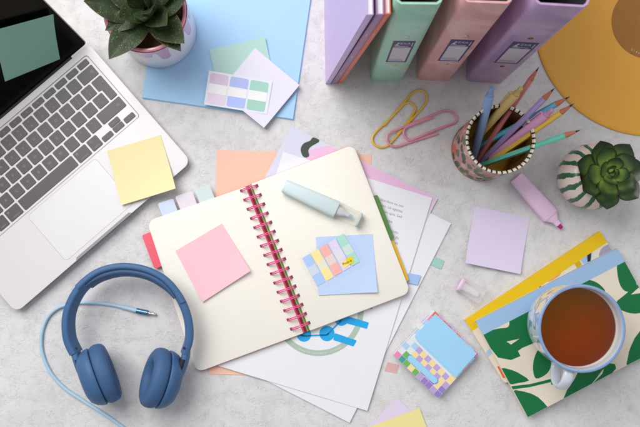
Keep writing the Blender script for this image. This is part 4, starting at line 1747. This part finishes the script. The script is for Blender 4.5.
N = 10
for i in range(N):           # along s: 0 = lower-left side, 9 = upper-right side
    for j in range(N):       # along t: 0 = upper-left side
        if i == 0:
            c = [pnk, tea, grn, cre, grn, lil, pur, pur, lil, pur][j]
        elif i == 1:
            c = [wht, grn, cre, grn, cre, pur, lil, pur, cre, pur][j]
            if j in (0,):
                c = wht
        elif i <= 3:
            if j <= 1:
                c = wht if (i + j) % 2 else lbl_
            else:
                c = lil if (i + j) % 2 else cre
        elif j == 0:
            c = [wht, lbl_, wht, lbl_, pnk, org][i - 4] if i - 4 < 6 else org
        elif i == 9:
            c = [org, pnk, org, mag, pnk, org, lil, pnk, lbl_, mag][j]
        elif j == 9:
            c = [cre, lbl_, pnk, lil, lbl_, cre][(i - 4) % 6]
        else:
            c = wht
        e = .002
        mb.add([K(i / N + e, j / N + e, .004), K((i + 1) / N - e, j / N + e, .004), K((i + 1) / N - e, (j + 1) / N - e, .004), K(i / N + e, (j + 1) / N - e, .004)],
               [(3, 2, 1, 0)], pal.index(c))
# checks on the upright sides
for side in range(4):
    A0, B0 = [(kl, kb), (kb, kr), (kr, kt), (kt, kl)][side]
    for j in range(N):
        c = pal[(j * 3 + side * 2 + (j % 2)) % len(pal)]
        p, q = A0 + (B0 - A0) * (j / N), A0 + (B0 - A0) * ((j + 1) / N)
        n_ = V(((B0 - A0).y, -(B0 - A0).x, 0)).normalized() * .003
        for z0, z1 in ((KZ - .215, KZ - .005), (.005, .215)):
            mb.add([V((p.x, p.y, z0)) + n_, V((q.x, q.y, z0)) + n_, V((q.x, q.y, z1)) + n_, V((p.x, p.y, z1)) + n_], [(0, 1, 2, 3)], pal.index(c))
mb.build('case_body', [kc(c) for c in pal], case, smooth=0)
mb = MB()
blue_pad = paper('blue_pad', (166, 218, 252), .6)
bp_ = [P(x, y, KZ + .12).to_2d() for x, y in ((435.6, 313.6), (477.2, 353.6), (455.5, 378.0), (418, 341.5), (414.2, 336.5))]
mb.prism(rounded([tuple(p) for p in bp_], [.05, .1, .15, .4, .4], 4), KZ + .006, KZ + .12, 0)
bp2 = [P(x, y, KZ + .15).to_2d() for x, y in ((435.6, 314.2), (476.6, 353.8), (456.5, 375.8), (418.6, 340.2), (415.4, 336.0))]
mb.prism(rounded([tuple(p) for p in bp2], [.05, .1, .15, .4, .4], 4), KZ + .13, KZ + .15, 0)
mb.build('blue_pad', [blue_pad], case, smooth=0)
mb = MB()
a, d, s, Lg = px_axis((407.5, 355.5), (437.5, 383), KZ)
hw_ = .42
pts = []
for k in range(9):
    t_ = math.pi / 2 + math.pi * k / 8
    pts.append(a + d * (hw_ * math.cos(t_) + hw_) + s * (hw_ * math.sin(t_)))
for k in range(9):
    t_ = -math.pi / 2 + math.pi * k / 8
    pts.append(a + d * (Lg - hw_ + hw_ * math.cos(t_)) + s * (hw_ * math.sin(t_)))
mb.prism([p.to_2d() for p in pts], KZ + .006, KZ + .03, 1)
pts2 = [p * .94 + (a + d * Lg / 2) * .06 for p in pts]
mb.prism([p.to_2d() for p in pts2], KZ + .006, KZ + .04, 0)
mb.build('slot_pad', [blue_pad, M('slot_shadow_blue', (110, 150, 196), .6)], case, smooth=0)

# ================================================================== two paperback notebooks on the right
def softcover(name_label, px, z0, z1, spine_rgb, spine_w, decor, mats, cream):
    q = Q(px, z1)        # TL, TR, BR, BL
    o = thing('notebook', name_label, 'notebook', tuple((q[0] + q[2]) / 2 - V((0, 0, z1 - z0))))
    c = sum(q, V((0, 0, 0))) / 4
    mbx = MB()
    out = rounded([p.to_2d() for p in q], [.08, .08, .5, .5], 5)
    mbx.prism(out, z0, z0 + .06, 0)
    mbx.prism(out, z1 - .06, z1, 0)
    # spine band along the TL-TR edge
    dn = (q[3] - q[0]).normalized()
    band = [q[0], q[1], q[1] + dn * spine_w, q[0] + dn * spine_w]
    mbx.flat([V((p.x, p.y, z1 + .004)) for p in band], 1)
    a_, b_ = q[0], q[1]
    mbx.prism([(a_ + dn * .02).to_2d(), (b_ + dn * .02).to_2d(), (b_ + dn * .16).to_2d(), (a_ + dn * .16).to_2d()], z0 + .065, z1 - .065, 1)
    clip_q = [q[0] + dn * (spine_w - .02), q[1] + dn * (spine_w - .02), q[2], q[3]]
    clip_q = [p + (c - p).normalized() * .02 for p in clip_q]
    outq = [V(p) for p in out]
    for i, (pts, mi, sm) in enumerate(decor):
        pl = [P(x, y, z1).to_2d() for x, y in pts]
        if sm:
            pl = smooth_closed(pl, sm)
        pl = clip_poly(pl, [p.to_2d() for p in clip_q])
        if len(pl) > 2:
            mbx.flat([(p.x, p.y, z1 + .006 + .0012 * i) for p in pl], mi)
    mbx.build('cover', [cream, paper('spine_%d' % spine_rgb[0], spine_rgb, .5)] + mats, o, smooth=0)
    mbx = MB()
    inn = [p + (c - p).normalized() * .14 for p in q]
    mbx.prism([p.to_2d() for p in inn], z0 + .065, z1 - .065, 0)
    mbx.build('pages', page_edge, o, smooth=0)
    return o


cream_cover = paper('cream_cover', (238, 226, 206), .5)
YZ, GZ = .8, 1.65
softcover('mustard spined notebook with abstract cover under the green leaf one',
          [(465, 320), (600, 231.3), (640, 293), (505, 384)], 0.0, YZ, (244, 200, 20), 1.75,
          [([(546, 281), (552, 272), (561, 268), (560, 275), (551, 281)], 2, 4),
           ([(538, 286), (541.5, 283), (540.5, 287.5)], 3, 3),
           ([(579, 258), (593, 248), (591, 263), (585, 266)], 4, 0),
           ([(587, 252.5), (591.5, 249), (590.5, 261), (587.5, 262)], 3, 0),
           ([(599, 256), (602, 248), (610, 244.5), (616, 250), (604, 258)], 5, 4),
           ([(571, 258), (576, 255), (582, 265), (577, 268)], 6, 0),
           ([(497, 366), (501, 367), (507, 378), (503, 378)], 7, 0),
           ([(486, 352), (490, 348), (491.5, 354), (488, 357)], 4, 0)],
          [paper('peach', (236, 170, 130)), paper('ink_black', (40, 38, 46)), paper('pale_blue_print', (172, 200, 236)), paper('grey_lilac', (178, 166, 186)),
           paper('mustard_print', (220, 178, 32)), paper('orange_print', (232, 116, 52))], cream_cover)
leafg = paper('leaf_green', (22, 116, 66), .5)
greens = [
    ([(478, 326), (494, 326), (508, 326), (507, 319), (512, 312), (527, 306), (534, 318), (541, 338), (534, 343), (522, 348), (518, 351), (520.5, 356), (511, 360), (498, 357.5), (488, 345)], 2, 0),
    ([(506.5, 341.5), (519.5, 338.8), (511, 344.5)], 3, 0),
    ([(489, 330.5), (494, 324.5), (508, 320.5), (508, 327), (498, 328.5)], 3, 3),
    ([(539, 349), (546, 353), (551, 361), (550, 369), (545, 375), (536, 378.5), (533, 370), (534, 359)], 2, 3),
    ([(499, 368.5), (512, 370), (522, 375), (529, 380.5), (518, 383), (507, 383.5)], 2, 2),
    ([(508, 386.5), (530, 384), (552, 378.6), (553, 381.5), (530, 387), (508, 390)], 2, 0),
    ([(510, 392), (524, 391.5), (538, 397), (548, 407.5), (552, 412), (530, 430), (518, 415)], 2, 2),
    ([(551, 384), (552, 371), (557, 362), (561, 366), (556, 378), (554, 384)], 2, 2),
    ([(562, 402), (567, 390), (574, 380), (578, 372), (600, 362), (615, 364), (616, 368.5), (606, 380), (590, 387), (574, 396)], 2, 0),
    ([(590, 386), (602, 371), (597, 376), (604, 368.5), (602, 374)], 3, 0),
    ([(657, 325), (640, 331), (631, 346), (628, 357), (629, 367.5), (660, 352)], 2, 2),
    ([(617, 263), (624, 258), (632, 272), (637, 286), (634, 291), (625, 291), (619, 282)], 2, 3),
    ([(615, 305), (622, 298), (634, 294), (648, 294), (656, 304), (640, 313), (626, 312)], 2, 3),
    ([(617, 301), (638, 284), (646, 283), (648, 287), (638, 288), (620, 304.5)], 2, 0),
    ([(575, 284), (582, 280), (590, 280), (599, 284), (605, 292), (590, 292)], 2, 3)]
softcover('green leaf patterned notebook with light blue spine under the tea mug',
          [(476, 321.5), (617.6, 248.3), (669.5, 343), (527.8, 417.2)], YZ + .005, GZ, (164, 196, 232), 2.0, greens, [leafg, cream_cover], cream_cover)

# ================================================================== mug of tea
MG = P(559, 321.8, GZ + .02)
MH = 8.3
mug = thing('mug', 'white mug with blue rim full of brown tea', 'mug', tuple(MG))
mm, nt, b = new_mat('mug_glaze')
tcc = nt.nodes.new('ShaderNodeTexCoord')
nzz = noise(nt, 60, 2, 0.4, .8)
rp1 = ramp(nt, nzz.outputs['Fac'], [(0.0, srgb((216, 222, 232))), (0.53, srgb((216, 222, 232))), (0.56, srgb((140, 164, 206))), (0.66, srgb((120, 148, 196))), (.68, srgb((206, 196, 176)))])
nt.links.new(rp1.outputs['Color'], b.inputs['Base Color'])
b.inputs['Roughness'].default_value = .18
b.inputs['Coat Weight'].default_value = .4
white_glaze = M('white_glaze', (206, 211, 222), .16, var=.01, coat=.4)
blue_rim = M('blue_rim_glaze', (132, 160, 206), .2, var=.06, coat=.4)
mr_ = 5.28
BOWL = [(4.80 * math.cos(R(a_)) ** .92 + .02, MH - 1.2 - (MH - 1.8) * math.sin(R(a_)) ** 1.0) for a_ in (4, 14, 24, 34, 44, 54, 64, 74, 84, 90)]
prof = [(0.1, .12), (3.2, .12), (3.3, 0.0), (3.7, 0.0), (3.95, .15), (4.45, 1.0), (4.85, 2.2), (5.12, 4.0), (5.24, 6.0), (mr_, MH - .25), (mr_ + .02, MH - .1), (mr_ - .06, MH), (mr_ - .2, MH + .02), (mr_ - .34, MH - .04), (mr_ - .40, MH - .25), (mr_ - .46, MH - 1.0)] + BOWL
mis = [1, 1, 1, 1] + [0] * 6 + [2] * 3 + [1] * 2 + [3] * 30
mb = MB()
mb.lathe(prof, MG, n=96, mis=mis[:len(prof)], cap=(True, True))
mb.build('body', [mm, white_glaze, blue_rim, M('white_glaze_inside', (224, 222, 220), .6, var=.01, spec=.1)], mug, smooth=50)
tea_m, nt, b = new_mat('tea')
nt.nodes.remove(b)
out_ = nt.nodes['Material Output']
trn = nt.nodes.new('ShaderNodeBsdfTransparent')
gls = nt.nodes.new('ShaderNodeBsdfGlossy')
gls.inputs['Roughness'].default_value = .04
frn = nt.nodes.new('ShaderNodeFresnel')
frn.inputs['IOR'].default_value = 1.33
mxs = nt.nodes.new('ShaderNodeMixShader')
nt.links.new(frn.outputs[0], mxs.inputs[0])
nt.links.new(trn.outputs[0], mxs.inputs[1])
nt.links.new(gls.outputs[0], mxs.inputs[2])
dft = nt.nodes.new('ShaderNodeBsdfDiffuse')
dft.inputs['Color'].default_value = srgb((176, 84, 6))
mxd = nt.nodes.new('ShaderNodeMixShader')
mxd.inputs[0].default_value = 0.08
nt.links.new(trn.outputs[0], mxd.inputs[1])
nt.links.new(dft.outputs[0], mxd.inputs[2])
nt.links.new(mxd.outputs[0], mxs.inputs[1])
nt.links.new(mxs.outputs[0], out_.inputs['Surface'])
va = nt.nodes.new('ShaderNodeVolumeAbsorption')
va.inputs['Color'].default_value = (.978, .785, .05, 1)
va.inputs['Density'].default_value = 21.0
nt.links.new(va.outputs[0], out_.inputs['Volume'])
# the underside of the tea only passes light on into the same liquid
tea_under, nu, bu = new_mat('tea_underside')
nu.nodes.remove(bu)
tru = nu.nodes.new('ShaderNodeBsdfTransparent')
nu.links.new(tru.outputs[0], nu.nodes['Material Output'].inputs['Surface'])
vu = nu.nodes.new('ShaderNodeVolumeAbsorption')
vu.inputs['Color'].default_value = va.inputs['Color'].default_value
vu.inputs['Density'].default_value = va.inputs['Density'].default_value
nu.links.new(vu.outputs[0], nu.nodes['Material Output'].inputs['Volume'])
mb = MB()
tz_ = MH - 1.75
tr0 = 4.795
under = [(max(.02, r_ - .012), z_ + .012) for r_, z_ in reversed(BOWL) if z_ < tz_ - .1]
mb.lathe(under + [(tr0, tz_ - .05), (tr0 - .01, tz_), (.02, tz_)], MG, n=96, mis=[1] * len(under) + [0] * 3, cap=(True, True))
mb.m[-2] = 1
mb.build('tea', [tea_m, tea_under], mug, smooth=60)
hd = (P(565, 398, 5.0) - P(581, 329, 5.0))
hd.z = 0
hd.normalize()
hp_ = []
for r_, z_ in ((5.0, 7.0), (5.7, 7.35), (6.6, 7.25), (7.35, 6.5), (7.6, 5.4), (7.35, 4.2), (6.6, 3.2), (5.7, 2.7), (4.85, 2.75)):
    hp_.append(MG + hd * r_ + V((0, 0, z_)))
path = smooth_open(hp_, 5)
sd = V((-hd.y, hd.x, 0))
secs = []
for i, p in enumerate(path):
    t_ = (path[min(i + 1, len(path) - 1)] - path[max(i - 1, 0)]).normalized()
    nn = sd.cross(t_).normalized()
    secs.append((p, sd * .66, nn * .40, 2.3))
mb = MB()
mb.loft(secs, n=20)
mb.build('handle', white_glaze, mug, smooth=60)

# ================================================================== succulent in striped pot
SB = P(592.5, 176.5, 4.2)
SB = V((SB.x, SB.y, 0))
succ = thing('succulent', 'green rosette succulent in round cream pot with green stripes', 'succulent', tuple(SB))
sm_, nt, b = new_mat('striped_pot')
tcc = nt.nodes.new('ShaderNodeTexCoord')
sep = nt.nodes.new('ShaderNodeSeparateXYZ')
nt.links.new(tcc.outputs['Object'], sep.inputs[0])
an = nt.nodes.new('ShaderNodeMath')
an.operation = 'ARCTAN2'
nt.links.new(sep.outputs['Y'], an.inputs[0])
nt.links.new(sep.outputs['X'], an.inputs[1])
wn = noise(nt, 75, 3)
wm = nt.nodes.new('ShaderNodeMath')
wm.operation = 'MULTIPLY_ADD'
wm.inputs[1].default_value = .22
nt.links.new(wn.outputs['Fac'], wm.inputs[0])
nt.links.new(an.outputs[0], wm.inputs[2])
fr = nt.nodes.new('ShaderNodeMath')
fr.operation = 'MULTIPLY'
fr.inputs[1].default_value = 15 / (2 * math.pi)
nt.links.new(wm.outputs[0], fr.inputs[0])
fr2 = nt.nodes.new('ShaderNodeMath')
fr2.operation = 'FRACT'
nt.links.new(fr.outputs[0], fr2.inputs[0])
rs = ramp(nt, fr2.outputs[0], [(0, srgb((222, 204, 194))), (.58, srgb((224, 206, 198))), (.62, srgb((44, 104, 72))), (.95, srgb((30, 86, 60))), (.99, srgb((222, 204, 194)))])
nt.links.new(rs.outputs['Color'], b.inputs['Base Color'])
b.inputs['Roughness'].default_value = .35
b.inputs['Coat Weight'].default_value = .2
mb = MB()
mb.lathe([(.1, 0), (2.4, 0), (2.8, .15), (3.6, 1.2), (4.1, 2.6), (4.28, 4.2), (4.1, 5.6), (3.5, 6.6), (2.9, 7.0), (2.65, 7.0), (2.55, 6.7), (2.6, 6.0)], SB, n=64, cap=(True, False))
mb.build('pot', sm_, succ, smooth=60)
mb = MB()
mb.lathe([(2.62, -.2), (2.58, 0), (1.5, .15), (.05, .2)], SB + V((0, 0, 6.3)), n=32, cap=(True, True))
mb.build('soil', soil_mat, succ, smooth=60)
sl, nt, b = new_mat('succulent_leaf')
at = nt.nodes.new('ShaderNodeAttribute')
at.attribute_name = 'tone'
rr1 = ramp(nt, at.outputs['Fac'], [(0.0, srgb((200, 208, 118))), (.32, srgb((166, 188, 96))), (.56, srgb((104, 134, 66))), (.78, srgb((56, 78, 46))), (.93, srgb((42, 54, 38))), (1.0, srgb((92, 60, 50)))])
nn_ = noise(nt, 120, 4)
nr = ramp(nt, nn_.outputs['Fac'], [(.3, (.75, .75, .75)), (.7, (1.1, 1.1, 1.1))])
mxx = nt.nodes.new('ShaderNodeMix')
mxx.data_type = 'RGBA'
mxx.blend_type = 'MULTIPLY'
mxx.inputs['Factor'].default_value = 1
nt.links.new(rr1.outputs['Color'], mxx.inputs[6])
nt.links.new(nr.outputs['Color'], mxx.inputs[7])
nt.links.new(mxx.outputs[2], b.inputs['Base Color'])
b.inputs['Roughness'].default_value = 0.33
b.inputs['Specular IOR Level'].default_value = 0.5
SCt = P(610, 173, 8.0)
sshape = lambda t: (0.34 + 0.66 * math.sin(min(1, t / .66) * math.pi / 2)) * (1 - max(0, (t - .64) / .36) ** 2.4)
rings_ = [(7, 4.5, 3.1, 0, 0.10), (5, 3.75, 2.75, 15, 0.45), (4, 2.6, 2.0, 33, 0.55), (3, 1.55, 1.2, 52, 0.5), (3, .95, .7, 70, 0.35)]
turn = 0
for ri, (cnt, ln, wd, eld, zo) in enumerate(rings_):
    for i in range(cnt):
        az = R(8 + ri * 31 + i * 360.0 / cnt + random.uniform(-5, 5))
        el = R(eld + random.uniform(-3, 3))
        lnn = ln * random.uniform(.94, 1.05)
        d = V((math.cos(az) * math.cos(el), math.sin(az) * math.cos(el), math.sin(el)))
        upv = V((-math.cos(az) * math.sin(el), -math.sin(az) * math.sin(el), math.cos(el)))
        st = SCt + V((math.cos(az), math.sin(az), 0)) * .12 + V((0, 0, -.9 + .30 * ri))
        lm = leaf_mb(st, d, upv, lnn, wd, .5 if ri < 3 else .3, .5, .24, sshape, n=16, m_=9, tipw=.02)
        lm.build('leaf', sl, succ, smooth=60)
mb = MB()
mb.tube([V((SB.x, SB.y, 6.2)), V((SB.x * .3 + SCt.x * .7, SB.y * .3 + SCt.y * .7, 7.0)), SCt + V((0, 0, -.6))], .55, n=12)
mb.build('stem', M('stem_brown', (92, 84, 58), .7, var=.2), succ)

# ================================================================== headphones
hp = thing('headphones', 'blue over ear headphones lying on their side at lower left', 'headphones', tuple(P(130, 330, 0)))
hblue = M('headphone_blue', (66, 101, 144), .45, var=.03, bump=.06, bscale=2500, spec=.3)
hdark = M('headphone_blue_deep', (54, 84, 126), .55, var=.03)
hpad = M('headphone_pad', (64, 96, 138), .6, var=.04, vscale=200, bump=.15, bscale=1500, spec=.3)
hgap = M('headphone_gap', (18, 22, 34), .6, var=0)
BZ = 3.5
arch = [(76, 353), (69.5, 338), (68.5, 318), (74, 300), (84.5, 285), (102, 272.5), (124, 267.8), (147, 271.0), (166, 281), (180, 298), (188, 318), (189.5, 338), (185, 353)]
path = smooth_open([P(x, y, BZ) for x, y in arch], 8)
n_p = len(path)
ctr = P(129, 330, BZ)


def sweep(i0, i1, thick, height, inset, taper=True, dz=0.0, exp=4.0):
    secs = []
    for i in range(i0, i1 + 1):
        p = path[i]
        t_ = (path[min(i + 1, n_p - 1)] - path[max(i - 1, 0)]).normalized()
        nrm = V((-t_.y, t_.x, 0))
        if nrm.dot(ctr - p) < 0:
            nrm = -nrm
        k = 1.0
        f = (i - i0) / max(1, i1 - i0)
        if taper:
            k = min(1, .35 + 3.2 * min(f, 1 - f))
        tilt = (nrm * math.cos(R(14)) + Z1 * math.sin(R(14)))
        tz2 = (Z1 * math.cos(R(14)) - nrm * math.sin(R(14)))
        secs.append((p + nrm * inset + V((0, 0, dz)), tilt * thick * k, tz2 * height, exp))
    return secs


i_l, i_r = 4 * 8, 9 * 8                         # where the sliders enter the band
mb = MB()
mb.loft(sweep(i_l - 2, i_r + 2, .47, 1.3, 0, False), n=28)
mb.build('headband', hblue, hp, smooth=40)
mb = MB()
mb.loft(sweep(i_l + 1, i_r - 1, .50, 1.0, .58, True, exp=2.6), n=24)
mb.build('headband_cushion', hdark, hp, smooth=60)
mb = MB()
mb.loft(sweep(0, i_l + 1, .53, 1.1, .04, False, exp=3.6), n=24)
mb.build('slider_arm', hblue, hp, smooth=40)
mb = MB()
mb.loft(sweep(i_r - 1, n_p - 1, .53, 1.1, .04, False, exp=3.6), n=24)
mb.build('slider_arm', hblue, hp, smooth=40)


def ear_cup(cpx, z, axis_px, elev, long_px, ru, rv, hinge):
    c = P(*cpx, z)
    ax = (P(cpx[0] + axis_px[0], cpx[1] + axis_px[1], z) - c).normalized()
    ax = (ax * math.cos(elev) + Z1 * math.sin(elev)).normalized()
    lu = (P(cpx[0] + long_px[0], cpx[1] + long_px[1], z) - c).normalized()
    lu = (lu - ax * lu.dot(ax)).normalized()
    shell = [(.30, -2.05), (.55, -2.0), (.74, -1.75), (.88, -1.2), (.955, -.6), (.975, -.1), (.95, 0.0), (.3, 0.0)]
    pad = [(.86, .06), (.93, .12), (.985, .45), (1.0, .9), (.99, 1.35), (.94, 1.75), (.84, 2.0), (.72, 2.08), (.60, 2.0), (.50, 1.75), (.45, 1.3), (.43, .6)]
    # drop the cup so its lowest point rests on the table
    low = 1e9
    for r_, t_ in shell + pad:
        for k in range(48):
            a_ = 2 * math.pi * k / 48
            w_ = ax.cross(lu)
            low = min(low, (c + ax * t_ + lu * (r_ * ru * math.cos(a_)) + w_ * (r_ * rv * math.sin(a_))).z)
    c = c - V((0, 0, low))
    print('CUP z', c.z)
    q = MB()
    q.lathe(shell, c, axis=ax, u=lu, ru=ru, rv=rv, n=56)
    sh = q.build('ear_cup', hblue, hp, smooth=50)
    q = MB()
    q.lathe([(.84, -.02), (.84, .1)], c, axis=ax, u=lu, ru=ru, rv=rv, n=48)
    q.build('seam_ring', hgap, sh)
    q = MB()
    q.lathe(pad, c, axis=ax, u=lu, ru=ru, rv=rv, n=64, cap=(False, False))
    q.build('ear_pad', hpad, sh, smooth=70)
    q = MB()
    q.lathe([(.5, .45), (.02, .5)], c, axis=ax, u=lu, ru=ru, rv=rv, n=40)
    q.build('speaker_grille', hgap, sh)
    # arm plate running from the slider down the outside of the shell
    q = MB()
    pth = smooth_open([P(x, y, zz) for x, y, zz in hinge], 6)
    secs = []
    for i, p in enumerate(pth):
        t_ = (pth[min(i + 1, len(pth) - 1)] - pth[max(i - 1, 0)]).normalized()
        f = i / (len(pth) - 1)
        w_ = (Z1 - t_ * t_.z).normalized()
        nn = t_.cross(w_).normalized()
        k = 1.0 if f < .85 else max(.25, math.sqrt(1 - ((f - .85) / .155) ** 2))
        secs.append((p, w_ * (.85 + .5 * math.sin(math.pi * min(1, f * 1.2) * .5)) * k, nn * (.50 if f < .25 else .50 - .18 * (f - .25) / .75), 3.2))
    q.loft(secs, n=24)
    q.build('hinge_plate', hblue, sh, smooth=45)
    # dark joint line round the plate: a slightly wider, lower copy of it
    q = MB()
    q.loft([(p_ + ax * .16, w2 * 1.07, n2 * .95, e2) for p_, w2, n2, e2 in secs[6:]], n=24)
    q.build('hinge_gap', hgap, sh, smooth=45)
    return c


ear_cup((97.5, 376), 3.6, (56, -22), R(-13), (22, 56), 3.9, 3.35,
        [(75.2, 351, BZ), (78.0, 359, BZ), (81.5, 369, BZ), (87, 381, BZ), (93, 392, BZ)])
ear_cup((162, 379.5), 3.6, (-55, -17), R(24), (-17, 55), 3.85, 3.45,
        [(186.2, 350, BZ), (185.5, 358, BZ), (182, 370, BZ - .2), (176.5, 382, BZ - .5), (171, 393, BZ - .8)])
# small screws at the slider joints and an indicator dot
mb = MB()
for p in (P(76.5, 348.5, BZ + 1.25), P(184, 348, BZ + 1.25)):
    mb.lathe([(.16, 0), (.14, .05), (.02, .05)], p, n=14)
mb.build('screw', hgap, hp)

# ================================================================== audio cable
cab = [(156.5, 314.8, .28), (150, 313.6, .28), (138, 311, .28), (124, 307.4, .26), (108, 304.2, .25), (90, 302.6, .25), (72, 303.6, .25), (58, 308, .25), (48, 317, .25), (42.5, 330, .25), (41.2, 345, .25), (44.5, 360, .25), (52, 374.5, .25), (64, 387.5, .25), (82, 400, .25), (102, 412.5, .25), (120, 425, .25), (140, 440, .25)]
cpath = smooth_open([P(x, y, z) for x, y, z in cab], 8)
cb = thing('audio_cable', 'light blue audio cable with small metal plug curling round the headphones', 'cable', tuple(P(60, 360, 0)))
mb = MB()
mb.tube(cpath[15:], .225, n=14)
mb.tube(cpath[15:26], .30, n=14)
mb.build('cord', M('cable_blue', (172, 204, 226), .45, var=.03), cb, smooth=60)
pd = (cpath[0] - cpath[18]).normalized()
p0 = P(136.5, 310.6, .32)
mb = MB()
ss = [(-1.2, .27), (-.1, .33), (0, .36), (1.55, .36), (1.62, .30)]
pd = (P(155, 314.4, .32) - p0).normalized()
mb.loft([(p0 + pd * x, V((-pd.y, pd.x, 0)) * r_, Z1 * r_, 2) for x, r_ in ss[2:]], n=20)
mb.build('plug', M('plug_blue', (96, 134, 172), .25, metal=.8, var=.02), cb, smooth=30)
mb = MB()
ss = [(1.6, .24), (1.9, .24), (1.92, .17), (2.35, .17), (2.37, .15), (2.42, .15), (2.44, .18), (2.6, .17), (2.72, .06)]
mb.loft([(p0 + pd * x, V((-pd.y, pd.x, 0)) * r_, Z1 * r_, 2) for x, r_ in ss], n=18)
mb.build('plug_tip', M('plug_metal', (198, 192, 184), .2, metal=1.0, var=.02), cb, smooth=25)

for o in list(bpy.data.objects):
    if '_world' in o:
        del o['_world']
